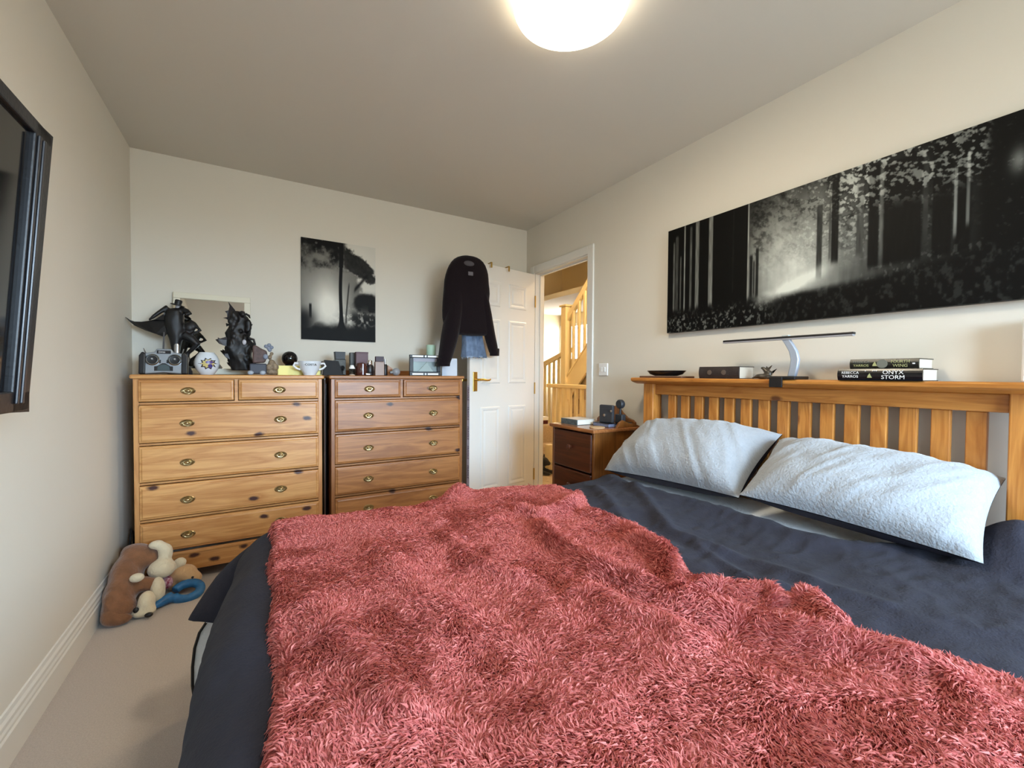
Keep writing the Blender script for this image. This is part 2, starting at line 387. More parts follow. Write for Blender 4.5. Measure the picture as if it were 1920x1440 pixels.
# ------------------------------------------------------------------ ceiling lamp
lp = thing('ceiling_lamp', 'lit round white LED lamp on the bedroom ceiling', 'ceiling lamp', (1.545, 1.165, H))
MB().lathe([(0, -.002), (.186, -.002), (.192, -.010), (.192, -.056), (.188, -.064), (.180, -.066), (.178, -.060), (0, -.060)], n=56).build('rim', plain('rim_white', sr(246, 244, 236), .4, emis=((1.0, .88, .68, 1), LAMP_E*.12)), lp, smooth=True)
M_OPAL = plain('opal_diffuser', sr(250, 248, 238), .3, emis=((1.0, .87, .66, 1), LAMP_E))
MB().lathe([(0, -.078), (.06, -.0775), (.11, -.0755), (.15, -.072), (.172, -.068), (.180, -.064), (.179, -.0605), (0, -.0605)][::-1], n=56).build('opal_diffuser', M_OPAL, lp, smooth=True, angle=80)

# ------------------------------------------------------------------ landing and stairs beyond the doorway
XH = W+wt
sbox('floor_hall', M_HALLCARPET, W+.001, 4.3, 1.6, 7.2, -.05, 0)
sbox('floor_stairwell', M_HALLCARPET, 4.3, 6.2, 1.6, 7.2, -1.25, -1.2)
sbox('ceiling_hall', M_CEIL, XH, 6.2, 1.6, 7.2, 3.4, 3.45)
sbox('wall_hall_far', M_HALLWALL, 6.1, 6.2, 1.6, 7.2, -1.2, 3.4)
sbox('wall_hall_end', M_HALLWALL, XH, 6.2, 7.2, 7.3, -1.2, 3.4)
sbox('wall_hall_near', M_HALLWALL, XH, 6.2, 1.5, 1.6, -1.2, 3.4)
sbox('wall_hall_bulkhead', M_HALLWALL, 4.75, 6.1, 4.62, 4.72, 2.25, 3.4)
sbox('wall_hall_soffit', M_CEIL, 4.75, 6.1, 4.72, 7.2, 2.36, 2.44)
sbox('wall_hall_understair', M_HALLWALL, 4.36, 4.44, 1.6, 4.70, -.2, 1.35)
hs = MB(); hs.box(XH-.085, XH, 1.5, 7.3, H+.08, 3.45); hs.box(XH-.085, XH, D+.12, 7.3, -.05, H+.08); struct(hs.build('wall_hall_side', M_HALLWALL))
sbox('wall_stairwell', M_HALLWALL, 4.22, 4.3, 1.6, 7.2, -1.25, -.05)
# window lighting the stairwell (outside frame of the doorway's view)
hw = grp('window_2', (6.09, 6.75, .95))
MB().box(-.012, -.004, -.40, .40, .05, 1.15).build('window_pane', plain('bright_pane', (1, 1, 1, 1), .4, emis=((.95, .98, 1, 1), 9.0)), hw)
wf2 = MB()
for a, b, c, d_ in ((-.45, -.40, 0, 1.2), (.40, .45, 0, 1.2), (-.40, .40, 0, .05), (-.40, .40, 1.15, 1.2)): wf2.box(-.03, 0, a, b, c, d_)
wf2.build('window_frame', M_TRIM, hw)
# lamp in the hall
hlp = thing('pendant_lamp', 'warm globe pendant lamp lighting the landing', 'lamp', (3.9, 3.1, 3.4))
MB().tube([(0, 0, 0), (0, 0, -.55)], .004, 6).build('cord', M_WHITEP, hlp)
MB().ell((0, 0, -.65), .11, 20, 12).build('globe', plain('warm_globe', (1, .9, .7, 1), .3, emis=((1, .76, .46, 1), HALL_E)), hlp, smooth=True)

M_CREAM = M_HALLWOOD
# landing balustrade parallel to the bedroom wall
lb = thing('balustrade', 'low cream painted landing balustrade nearest the doorway', 'balustrade', (3.60, 3.1, 0))
MB().box(-.03, .03, -.2, 1.06, .975, 1.02).build('handrail', M_CREAM, lb, bevel=.01)
MB().box(-.02, .02, -.2, 1.02, .07, .10).build('base_rail', M_CREAM, lb)
for k in range(12):
    y = -.15+k*.098
    MB().box(-.015, .015, y-.015, y+.015, .10, .975).build('baluster', M_CREAM, lb)
MB().box(-.04, .04, .98, 1.06, 0, .30).build('newel_base', M_CREAM, lb, bevel=.008)
# flight rising to the right behind it
uf = thing('staircase', 'cream staircase flight rising to the right behind the landing', 'staircase', (4.30, 4.72, 0))
nb = MB(); nb.box(-.055, .055, -.055, .055, 0, 2.06); nb.build('newel_post', M_CREAM, uf, bevel=.008)
MB().box(-.075, .075, -.075, .075, 2.06, 2.09).build('newel_cap', M_CREAM, uf, bevel=.01)
sl = 1.0
def slope_beam(y0, y1, zoff, hh, w, name, x=0):
    mb = MB().prism([(y0, zoff-y0*sl-hh/2), (y1, zoff-y1*sl-hh/2), (y1, zoff-y1*sl+hh/2), (y0, zoff-y0*sl+hh/2)], x-w/2, x+w/2, 'x')
    return mb.build(name, M_CREAM, uf, bevel=.006)
slope_beam(-1.6, -.05, 1.86, .09, .06, 'handrail')
slope_beam(-1.6, -.05, .88, .34, .035, 'string_board')
slope_beam(-1.6, -.05, 1.06, .035, .06, 'string_cap')
for k in range(12):
    y = -.16-k*.115
    MB().box(-.017, .017, y-.017, y+.017, 1.06-y*sl, 1.84-y*sl).build('baluster', M_CREAM, uf)
for k in range(7):
    MB().box(.02, .8, -.22-k*.2, -.02-k*.2, .60+k*.2, .80+k*.2).build('tread', M_HALLCARPET, uf)
# far handrail against the bright stairwell
ff = thing('balustrade', 'pale balustrade against the bright stairwell window left of the newel', 'balustrade', (4.9, 5.45, 0))
MB().prism([(-.1, 1.49), (1.2, 1.12), (1.2, 1.19), (-.1, 1.56)], -.03, .03, 'x').build('handrail', M_CREAM, ff)
for k in range(9):
    y = -.02+k*.13
    MB().box(-.016, .016, y-.016, y+.016, .2, 1.48-y*.285).build('baluster', M_CREAM, ff)
MB().prism([(-.1, .1), (1.2, -.2), (1.2, .05), (-.1, .38)], -.02, .02, 'x').build('string_board', M_CREAM, ff)
# carpeted winder steps
for k, (y0, y1, z1, nm) in enumerate(((4.55, 4.775, .20, 'lowest carpeted step at the turn of the stairs'), (4.78, 5.3, .44, 'second carpeted step at the turn of the stairs'))):
    o = MB().box(0, .5, 0, y1-y0, 0, z1).build('stair_step', M_HALLCARPET, bevel=.02, loc=(3.72, y0, 0)); tag(o, nm, 'step')
# folded things on the step
bk = thing('storage_box', 'white lidded box with dark red base on the carpeted step', 'box', (3.80, 4.86, .44))
MB().box(0, .30, 0, .35, 0, .05).build('box_base', plain('maroon', sr(84, 22, 24), .5), bk)
MB().box(-.01, .31, -.01, .36, .05, .10).build('box_lid', M_WHITEP, bk, bevel=.01)
# black cat lying on the landing, one continuous body
cat = MB()
cc = (3.40, 4.02)
cat.ell((-.13, .17, .085), (.10, .20, .085)); cat.ell((-.04, .02, .10), (.065, .075, .085)); cat.ell((.0, -.05, .135), (.055, .06, .052)); cat.ell((.01, -.10, .118), (.030, .03, .024))
cat.tube([(-.035, -.03, .16), (-.042, -.025, .205), (-.045, -.022, .225)], [.022, .012, .003], 8)
cat.tube([(.035, -.03, .16), (.045, -.025, .205), (.048, -.022, .225)], [.022, .012, .003], 8)
cat.tube([(-.02, -.02, .05), (.02, -.12, .025), (.03, -.19, .02)], [.03, .024, .02], 8); cat.tube([(-.1, 0, .05), (-.08, -.10, .025), (-.07, -.16, .02)], [.03, .024, .02], 8)
cat.tube([(-.16, .34, .04), (-.05, .40, .025), (.06, .36, .022)], [.03, .022, .014], 8)
c_o = cat.build('cat', plain('black_fur', sr(20, 19, 20), .8, sheen=.3), voxel=.011, loc=(cc[0], cc[1], 0)); c_o.rotation_euler = (0, 0, .5)
tag(c_o, 'black cat lying on the landing carpet beyond the doorway', 'cat')

# ------------------------------------------------------------------ chests of drawers
CH_W, CH_H, CH_D = .886, 1.112, .415
def handle(parent, x, z, yf):
    mb = MB(); Mr = Matrix.Rotation(math.radians(90), 3, 'X')
    mb.lathe([(.028, 0), (.0285, .003), (.024, .006), (.020, .0035), (.016, .003), (0, .003)], (x, yf, z), 24, Mr, 1.15, .68)
    mb.ell((x, yf-.009, z), (.014, .010, .0085), 12, 8)
    mb.tube([(x-.022, yf-.006, z-.002), (x-.014, yf-.016, z-.012), (x, yf-.019, z-.015), (x+.014, yf-.016, z-.012), (x+.022, yf-.006, z-.002)], .0032, 8)
    mb.build('drawer_pull', M_BRASS, parent, smooth=True)
def chest(x0, label, mh, mv):
    c = thing('chest_of_drawers', label, 'chest of drawers', (x0, D-.42, 0))
    w, h, d = CH_W, CH_H, CH_D
    for a in (0, w-.022): MB().box(a, a+.022, 0, d, .0, h-.022).build('side_panel', mv, c, bevel=.002)
    MB().box(.022, w-.022, d-.01, d, .05, h-.022).build('back_panel', mv, c)
    tpo = MB(); tpo.box(-.012, w+.012, -.014, d, h-.022, h); tpo.build('top', mh, c, bevel=.008, seg=3)
    rl = MB()
    for z in (1.092, .9625, .7495, .5445, .349): rl.box(.022, w-.022, .006, .10, z-.006, z+.004)
    rl.box(w/2-.008, w/2+.008, .004, .10, .958, 1.09)
    rl.build('divider_rail', mh, c)
    ar = [(.0, 0), (.07, 0), (.10, .045), (.16, .062), (w-.16, .062), (w-.10, .045), (w-.07, 0), (w, 0), (w, .155), (0, .155)]
    MB().prism(ar, -.010, .012, 'y').build('plinth', mh, c)
    MB().box(-.006, w+.006, -.016, .004, .150, .168).build('plinth_moulding', mh, c, bevel=.005)
    rows = [((.018, w/2-.008), 1.088, .968, (.228,)), ((w/2+.008, w-.018), 1.088, .968, (.655,))]
    for z1, z0 in ((.957, .755), (.743, .551), (.538, .356), (.342, .178)): rows.append(((.018, w-.018), z1, z0, (.222, .660)))
    for (a, b), z1, z0, hs in rows:
        g = .0035
        dr = MB()
        A, B_, Z0, Z1 = a+g, b-g, z0+g, z1-g
        # drawer front with a chamfered, stepped border
        def rc(i, y): return [(A+i, y, Z0+i), (B_-i, y, Z0+i), (B_-i, y, Z1-i), (A+i, y, Z1-i)]
        rs = [rc(0, .01), rc(0, -.006), rc(.004, -.010), rc(.009, -.0105), rc(.012, -.014), rc(.016, -.0155)]
        vs = [v for r in rs for v in r]; fs = [tuple(range(3, -1, -1))]
        for i in range(len(rs)-1):
            for k in range(4): fs.append((i*4+k, i*4+(k+1) % 4, (i+1)*4+(k+1) % 4, (i+1)*4+k))
        fs.append(tuple((len(rs)-1)*4+k for k in range(4)))
        dr.add(vs, fs); od = dr.build('drawer', mh, c)
        for hx in hs: handle(od, hx, (z0+z1)/2-.002, -.0155)
    return c
chest(.082, 'honey pine chest of drawers in the left corner under the caped figurine', M_PINE, M_PINE_V)
chest(1.020, 'browner pine chest of drawers right beside the open white door', M_PINE2, M_PINE2_V)
ZT = CH_H
# tall dark folded panel pushed into the gap between the chests
gp = thing('folding_panel', 'tall slim dark grey panel wedged in the gap between the two chests', 'panel', (.995, 2.93, 0))
MB().box(-.008, .004, 0, .30, .0, 1.095).build('panel_leaf', plain('dark_grey_gloss', sr(52, 56, 58), .25, var=.3, vscale=5), gp, bevel=.004)
MB().box(.006, .011, .03, .30, .0, 1.06).build('panel_leaf', plain('black_gloss', sr(20, 22, 24), .22), gp, bevel=.002)
MB().tube([(-.002, .0, .04), (-.002, 0, 1.085)], .005, 8).build('edge_trim', M_STEEL, gp)

# ------------------------------------------------------------------ wall pictures
def print_mesh(name, nu, nv, P, C, mat, parent=None):
    """grid mesh with one colour per vertex (the printed picture). P (nu,nv,3), C (nu,nv,3) linear"""
    me = bpy.data.meshes.new(name); idx = np.arange(nu*nv).reshape(nu, nv)
    q = np.stack([idx[:-1, :-1], idx[1:, :-1], idx[1:, 1:], idx[:-1, 1:]], -1).reshape(-1, 4)
    me.vertices.add(nu*nv); me.vertices.foreach_set('co', P.reshape(-1).astype(np.float32))
    me.loops.add(q.size); me.polygons.add(len(q)); me.loops.foreach_set('vertex_index', q.reshape(-1).astype(np.int32))
    me.polygons.foreach_set('loop_start', (np.arange(len(q))*4).astype(np.int32))
    me.update(calc_edges=True)
    a = me.color_attributes.new('Col', 'FLOAT_COLOR', 'POINT')
    a.data.foreach_set('color', np.concatenate([C.reshape(-1, 3), np.ones((nu*nv, 1))], 1).astype(np.float32).reshape(-1))
    me.materials.append(mat); me.validate(); o = bpy.data.objects.new(name, me); COL.objects.link(o)
    if parent: o.parent = parent
    return o
M_PRINT = attr_mat('printed_canvas', .55)
def lin(g): return np.clip(g, 0, 1)**2.2

# --- long forest canvas over the bed: s metres from its left (far) end, t 0..1 upwards
CY1, CY0, CZ0, CZ1, CX = 1.692, .13, 1.372, 1.962, W-.032
cv = thing('canvas_print', 'long black and white forest canvas above the bed headboard', 'picture', (W, CY1, CZ0))
cl, chh = CY1-CY0, CZ1-CZ0
MB().box(-.031, -.001, -cl, 0, 0, chh).build('stretcher_box', plain('canvas_edge', sr(20, 20, 20), .7), cv)
nu, nv = 720, 250
S, T = np.meshgrid(np.linspace(0, cl, nu), np.linspace(0, 1, nv), indexing='ij')
_sx = [65, 95, 110, 150, 180, 215, 285, 300, 475, 482, 500, 530, 690, 820, 850, 930, 1060, 1130, 1170, 1190, 1370, 1440, 1530, 1590, 1640, 1760, 1920]
_ss = {a: CY1-at(1230+a/2.7826, 480, x=CX).y for a in _sx}
def sx(a):
    ks = sorted(_ss); return float(np.interp(a, ks, [_ss[k] for k in ks]))
G = np.full_like(S, .07)
gl = np.exp(-(((S-sx(690))/.17)**2+((T-.42)/.36)**2))
mist = np.exp(-(((S-sx(800))/.34)**2+((T-.55)/.55)**2))
fol = fbm(S*40+T*6, T*24+S*11, 3, 6)
fol2 = fbm(S*85+T*22, T*46-S*14, 9, 5)
G = G+.66*gl*(.62+.7*fbm(S*16, T*10, 19, 4))+.30*mist*(.7+.6*fbm(S*60, T*5, 29, 3))
leaf = sstep(.40, .66, fol*.5+fol2*.5)
up = sstep(.30, .62, T)*sstep(sx(470), sx(520), S)*(1-sstep(sx(1640), sx(1800), S)*.8)
G = G*(1-up*leaf*(.62-.40*gl))
G = G+up*.42*sstep(.50, .66, fol2)*(1-sstep(.0, .36, np.abs(S-sx(1040))/1.2))
def trunk(a, w, g, t0=.0, t1=1.05, lean=0.0, soft=.15):
    global G
    c = sx(a)+lean*(T-.4); m = np.exp(-np.maximum(0, np.abs(S-c)-w/2)**2/(w*soft+.0006)**2)
    m = m*sstep(t0-.03, t0+.03, T)*(1-sstep(t1, t1+.04, T))
    G = G*(1-m)+g*m*(.8+.4*vnoise(S*160, T*14, 5))
left = 1-sstep(sx(474), sx(482), S)
G = G*(1-left)+left*.045
for a, w, g, t0, t1 in ((95, .008, .34, .12, .85), (110, .014, .26, .08, .9), (130, .006, .30, .15, .7), (150, .005, .55, .15, 1.05), (182, .010, .30, .10, .95), (215, .017, .40, .12, 1.0), (285, .018, .44, .14, 1.05), (405, .004, .10, .3, 1.0)):
    trunk(a, w, g, t0, t1)
trunk(480, .004, .62, .2, 1.05)
for a, w, g, t0, t1 in ((497, .010, .12, .22, .55), (512, .006, .20, .24, .5), (528, .010, .13, .22, .6), (850, .016, .20, .30, .80), (930, .020, .10, .38, 1.0), (905, .006, .30, .4, .8), (1060, .018, .26, .4, .9), (1130, .026, .07, .30, .95), (1172, .010, .34, .36, .95)):
    trunk(a, w, g, t0, t1)
trunk(1280, sx(1370)-sx(1190), .055, .30, .93, 0, .05); trunk(1485, sx(1530)-sx(1440), .055, .3, 1.0, 0, .05)
trunk(1595, .028, .05, .3, 1.0); trunk(1400, .010, .20, .4, .9); trunk(1555, .006, .45, .4, .78); trunk(1620, .006, .36, .45, .85)
rt = sstep(sx(1650), sx(1720), S); G = G*(1-rt)+rt*(.05+.10*sstep(.66, .80, fol2))
G = G+.35*rt*np.exp(-(((S-sx(1880))/.02)**2+((T-.74)/.07)**2))
# lit leaves over the right trunks
can = sstep(.62, .80, T+.0*S)*sstep(sx(820), sx(1100), S)*(1-sstep(sx(1680), sx(1760), S))
G = G+can*.40*sstep(.48, .64, fol2)-can*.04
# ground
gline = .20+.10*sstep(sx(900), sx(1900), S)+.03*(fbm(S*12, S*0, 21)-.5)
gm = 1-sstep(gline-.02, gline+.05, T)
gt = .05+.10*sstep(.5, .72, fbm(S*80, T*30, 33, 4))
G = G*(1-gm)+gm*gt
path = np.exp(-(((T-(.17+.16*(S-sx(540))/.25))/.05)**2))*sstep(sx(480), sx(560), S)*(1-sstep(sx(820), sx(960), S))
G = G+.55*path*(.6+.6*fbm(S*40, T*20, 41))
bush = (1-sstep(sx(470), sx(700), S))*(1-sstep(.06+.08*fbm(S*25, S*0+3, 8), .16+.1*fbm(S*25, S*0+3, 8), T))
G = G*(1-bush)+bush*(.04+.34*sstep(.52, .75, fbm(S*110, T*42, 77, 3)))
G = G+.12*sstep(.62, .8, fbm(S*90, T*30, 91, 3))*sstep(gline-.06, gline+.02, T)*(1-sstep(gline+.06, gline+.12, T))*sstep(sx(1000), sx(1200), S)
G = np.clip(np.where(G > .45, .45+(G-.45)*.55, G), .03, .86)
C = np.stack([lin(G*.985), lin(G), lin(G*.955)], -1)
P = np.stack([np.full_like(S, -.0318), -S, T*chh], -1)
print_mesh('forest_print', nu, nv, P, C, M_PRINT, cv)

# --- small portrait print of a tree on the back wall
a0, a1, b0, b1 = at(561, 447, y=D-.01), at(703, 462, y=D-.01), at(568, 638, y=D-.01), at(705, 640, y=D-.01)
pw_ = .497; pz0, pz1 = 1.358, 2.055
tpn = thing('poster', 'black and white poster of a tall misty tree on the back wall', 'poster', (.886, D, pz0))
MB().box(0, pw_, -.009, -.0005, 0, pz1-pz0).build('backing_board', plain('poster_board', sr(24, 24, 26), .7), tpn)
nu, nv = 210, 290
S, T = np.meshgrid(np.linspace(0, 1, nu), np.linspace(0, 1, nv), indexing='ij')
n1 = fbm(S*9, T*12, 4, 5); n2 = fbm(S*26, T*30, 14, 4); n3 = fbm(S*5+T*2, T*4, 24, 3)
G = .40+.48*np.exp(-(((S-.36)/.24)**2+((T-.30)/.22)**2))+.18*np.exp(-(((S-.3)/.3)**2+((T-.55)/.25)**2))
G = G+.1*(n3-.5)
sky = sstep(.60, .68, S+.35*(T-.85)+.25*(n1-.5))*sstep(.42, .55, T); G = G*(1-sky)+.82*sky
top = sstep(.66, .92, T+.45*(n1-.5)-.10*S)*(1-sstep(.5, .62, S)); G = G*(1-top)+top*(.04+.25*sstep(.58, .75, n2))
crown = np.exp(-(((S-.72-(.9-T)*.25)/.24)**2+((T-.80+.35*(S-.72))/.13)**2)); crown = sstep(.32, .55, crown+.5*(n1-.5)+.35*(n2-.5)); G = G*(1-crown)+crown*(.09+.12*n2)
rb = np.exp(-(((S-.88)/.22)**2+((T-.40)/.13)**2)); rb = sstep(.35, .6, rb+.35*(n1-.5)); G = G*(1-rb)+rb*.07
lt = sstep(.45, .7, n2)*np.exp(-(((S-.8)/.25)**2+((T-.22)/.10)**2)); G = G*(1-sstep(.62, .7, S)*(1-sstep(.24, .34, T))*.75)+.5*lt
br = np.exp(-((T-.53-.9*(S-.70))/.025)**2)*sstep(.68, .72, S)*(1-sstep(.8, .95, S)); G = G*(1-br*.8)
gm = 1-sstep(.10, .20, T+.06*(n1-.5)); gm = np.maximum(gm, (1-sstep(.0, .26, S))*(1-sstep(.20, .36, T))); G = G*(1-gm)+.045*gm
tw = .020+.045*np.exp(-(T-.12)/.05)*(T > .1)+.006*(T > .75); tc_ = .515+.006*np.sin(T*9)
tm = 1-sstep(tw*.85, tw*1.15+.004, np.abs(S-tc_)); G = G*(1-tm)+.03*tm
t2 = (1-sstep(.006, .014, np.abs(S-(.585+.12*np.maximum(0, T-.25)))))*sstep(.15, .2, T)*(1-sstep(.55, .62, T)); G = G*(1-t2*.7)+.10*t2*.7
sp_ = (1-sstep(.012, .02, np.abs(S-.115)))*sstep(.2, .24, T)*(1-sstep(.34, .37, T)); G = G*(1-sp_)+.10*sp_
G = np.clip(G, .03, .9)
C = np.stack([lin(G), lin(G*.985), lin(G*.93)], -1)
P = np.stack([S*pw_, np.full_like(S, -.0098), T*(pz1-pz0)], -1)
print_mesh('tree_print', nu, nv, P, C, M_PRINT, tpn)

# ------------------------------------------------------------------ television on the left wall
tv = thing('television', 'black flat television tilted on a bracket on the left wall', 'television', (0.0, 1.0, 1.372))
Mt = Matrix.Translation((.150, 0, 0)) @ Matrix.Rotation(math.radians(4.2), 4, 'Y')
hh, y1 = .345, .535
MB().box(-.045, -.004, -.62, y1-.004, -hh+.01, hh-.01, Mt).build('back_shell', M_BLACK, tv, bevel=.01)
bz = MB()
bz.box(-.006, .014, -.62, y1, hh-.03, hh, Mt); bz.box(-.006, .014, -.62, y1, -hh, -hh+.05, Mt); bz.box(-.006, .014, y1-.085, y1, -hh, hh, Mt); bz.box(-.006, .014, -.66, -.62, -hh, hh, Mt)
bz.build('bezel', plain('tv_bezel', sr(30, 31, 35), .4, bump=.2, bscale=80), tv, bevel=.004)
MB().box(-.004, .004, -.62, y1-.085, -hh+.05, hh-.03, Mt).build('screen', plain('tv_screen', sr(14, 15, 18), .08), tv)
for yy in (y1-.080, y1-.055): MB().box(.014, .020, yy, yy+.012, -hh+.02, hh-.03, Mt).build('bezel_strip', plain('tv_strip', sr(44, 45, 50), .3), tv, bevel=.003)
MB().box(-.1495, -.045, -.10, .10, -.12, .12).build('wall_bracket', M_BLACKM, tv, loc=(.150, 0, 0))

# ------------------------------------------------------------------ bed
BY0, BY1 = .262, 1.788                     # outer faces of the headboard posts
bed = thing('bed', 'honey pine slatted bed with a flat ledge along its headboard', 'bed', (2.66, (BY0+BY1)/2, 0))
by = (BY0+BY1)/2
hx0, hx1 = -.025, .015                     # headboard thickness about x=2.66
for y0, y1 in ((BY0-by, BY0-by+.085), (BY1-by-.07, BY1-by)):
    MB().box(-.055, .022, y0, y1, 0, 1.088).build('headboard_post', M_OAK_Z, bed, bevel=.004)
lw = BY1-by+.045
MB().prism([(-.115, 1.094), (-.105, 1.088), (-.065, 1.076), (.050, 1.076), (.050, 1.112), (-.110, 1.112), (-.117, 1.106)], -lw, lw, 'y').build('ledge', M_OAK_Y, bed, bevel=.002)
MB().box(-.035, .018, BY0-by+.085, BY1-by-.07, 1.016, 1.076).build('top_rail', M_OAK_Y, bed, bevel=.004)
MB().box(-.035, .018, BY0-by+.085, BY1-by-.07, .34, .46).build('bottom_rail', M_OAK_Y, bed, bevel=.004)
slat = None
for k in range(15):
    yc = 1.612-.085*k-by
    if slat is None:
        slat = MB().box(-.022, .0, -.0245, .0245, .46, 1.016).build('slat', M_OAK_Z, bed, bevel=.003, loc=(0, yc, 0))
    else:
        c = slat.copy(); COL.objects.link(c); c.parent = bed; c.location = (0, yc, 0)
for y in (BY0-by+.02, BY1-by-.05): MB().box(-2.02, -.05, y, y+.028, .22, .36).build('side_rail', M_OAK_Y, bed)
MB().box(-2.05, -2.015, BY0-by, BY1-by, .10, .38).build('foot_rail', M_OAK_Y, bed)
for y in (BY0-by+.002, BY1-by-.062): MB().box(-2.06, -2.0, y, y+.06, 0, .10).build('leg', M_OAK_Z, bed)
M_SHEET = plain('white_fleece', sr(222, 224, 226), .95, bump=.8, bscale=120, sheen=.4, spec=.1)
mt = thing('mattress', 'mattress in a white fleece sheet under the duvet', 'mattress', (1.64, by, .36))
MB().box(-.985, .985, -.735, .735, 0, .20).build('mattress_body', M_SHEET, mt, bevel=.06, seg=4)

# --- duvet as a draped sheet: u along the bed (x), v across it (y), wrapped over foot and both sides
XF, YNB, YFB, ZB, RB = .635, .16, 1.66, .574, .13
def drape(u, v, off=0.0):
    """position and normal of the bed surface at cloth coordinates u (m from wall x axis), v"""
    XFv = XF+.052*sstep(1.02, 1.50, v)
    eu = np.maximum(0, XFv-u); evf = np.maximum(0, v-YFB); evn = np.maximum(0, YNB-v)
    ev = evf-evn; L = np.hypot(eu, ev)+1e-9
    dx = -eu/L; dy = ev/L
    q = math.pi/2*RB
    th = np.minimum(L/RB, math.pi/2)
    outd = RB*np.sin(th); down = RB*(1-np.cos(th))+np.maximum(0, L-q)
    corner = sstep(0, .75, np.minimum(eu, evf)/(np.maximum(eu, evf)+1e-6))
    extra = np.maximum(0, L-q)
    outd = outd+extra*(.03+.30*corner**2)
    down = down*(1-.10*corner)
    flat = (L < 1e-6)
    x = np.maximum(u, XFv)+dx*outd-.15*extra*corner; y = np.clip(v, YNB, YFB)+dy*outd-.15*extra*corner; z = ZB-down
    nx = dx*np.sin(th); ny = dy*np.sin(th); nz = np.cos(th)
    nx = np.where(flat, 0, nx); ny = np.where(flat, 0, ny); nz = np.where(flat, 1, nz)
    return np.stack([x+nx*off, y+ny*off, z+nz*off], -1), np.stack([nx, ny, nz], -1)
def seg_ridge(x, y, pts, w, h):
    """bump along a polyline (a fold in cloth)"""
    best = np.full_like(x, 9.0); par = np.zeros_like(x); L = 0; tot = sum(math.dist(pts[i], pts[i+1]) for i in range(len(pts)-1))
    for (ax, ay), (bx, by_) in zip(pts[:-1], pts[1:]):
        dx, dy = bx-ax, by_-ay; l2 = dx*dx+dy*dy
        t = np.clip(((x-ax)*dx+(y-ay)*dy)/l2, 0, 1); d = np.hypot(x-ax-t*dx, y-ay-t*dy)
        m = d < best; best = np.where(m, d, best); par = np.where(m, (L+t*math.sqrt(l2))/tot, par); L += math.sqrt(l2)
    return h*np.exp(-(best/w)**2)*sstep(0, .12, par)*(1-sstep(.88, 1, par))
def duvet_noise(u, v):
    n = .030*(fbm(u*2.6+3, v*2.2, 5, 3)-.5)*2
    n = n+.006*(1-2*np.abs(fbm(u*5+v*2.0, v*13-u*2, 31, 3)-.5))**3*sstep(.9, 1.5, u)
    n = n+.004*(fbm(u*30, v*30, 51, 2)-.5)
    return n
nu, nv = 240, 260
hemL = .50
V = np.linspace(YNB-.55, YFB+.26, nv)
Pg = np.zeros((nu, nv, 3)); Dn = np.zeros((nu, nv))
A = np.linspace(0, 1, nu)
foot_len = .47-.23*sstep(1.0, 1.40, V)
head = 2.20+.07*np.sin((V-.2)*2.2)+.36*(1-sstep(.25, .75, V))+.10*sstep(1.5, 1.75, V)
U = (XF+.052*sstep(1.02, 1.50, V)-foot_len)[None, :]*(1-A[:, None])+head[None, :]*A[:, None]
VV = np.repeat(V[None, :], nu, 0)
Pg, Ng = drape(U, VV)
dn = duvet_noise(U, VV)
dn = dn+.12*np.exp(-(((U-2.52)/.12)**2+((VV-.30)/.11)**2))
dn = dn+.035*np.exp(-((U-head[None, :]+.03)/.05)**2)*.4
for pts, w, h in (((at(1180, 900, z=.6), at(1260, 985, z=.6), at(1420, 1040, z=.6)), .03, .022),
                  ((at(1290, 1000, z=.6), at(1420, 1075, z=.6), at(1500, 1085, z=.6)), .02, .012),
                  ((at(1400, 1030, z=.6), at(1560, 1090, z=.6), at(1700, 1130, z=.6)), .025, .010),
                  ((at(1110, 905, z=.6), at(1200, 1000, z=.6), at(1300, 1020, z=.6)), .03, .018)):
    dn = dn+seg_ridge(U, VV, [(p.x, p.y) for p in pts], w, h)
Pd = Pg+Ng*dn[..., None]
Pd[..., 2] = np.maximum(Pd[..., 2], .012)
M_DUVET = plain('charcoal_fleece', sr(48, 48, 58), .9, var=.10, vscale=30, bump=.5, bscale=160, sheen=.03, spec=.1)
dv = thing('duvet', 'charcoal grey duvet spread over the bed and hanging off its foot', 'duvet', (1.4, by, .3))
o_ = np.array([1.4, by, .3])
md = MB().grid(Pd-o_, flip=False); od = md.build('duvet_cover', M_DUVET, dv, smooth=True, angle=180)
sd = od.modifiers.new('solid', 'SOLIDIFY'); sd.thickness = -.022; sd.offset = 1
# pale fleece lining that shows where the hem turns up at the far foot corner
le = [at(386, 1168, z=.30), at(374, 1186, z=.27), at(365, 1215, z=.23), at(361, 1250, z=.18), at(361, 1285, z=.13), at(367, 1325, z=.08)]
LN = np.array([[np.array(p)+np.array([k*.030, k*.004, 0]) for k in range(5)] for p in le])
lo = MB().grid(LN-o_).build('fleece_lining', M_SHEET, dv, smooth=True); lo['label'] = 'pale fleece lining at the turned duvet hem'
lo.modifiers.new('solid', 'SOLIDIFY').thickness = .004
MB().tube([Vector(p)-Vector(o_) for p in le], .0045, 6).build('hem_piping', M_BLACKM, dv, smooth=True)
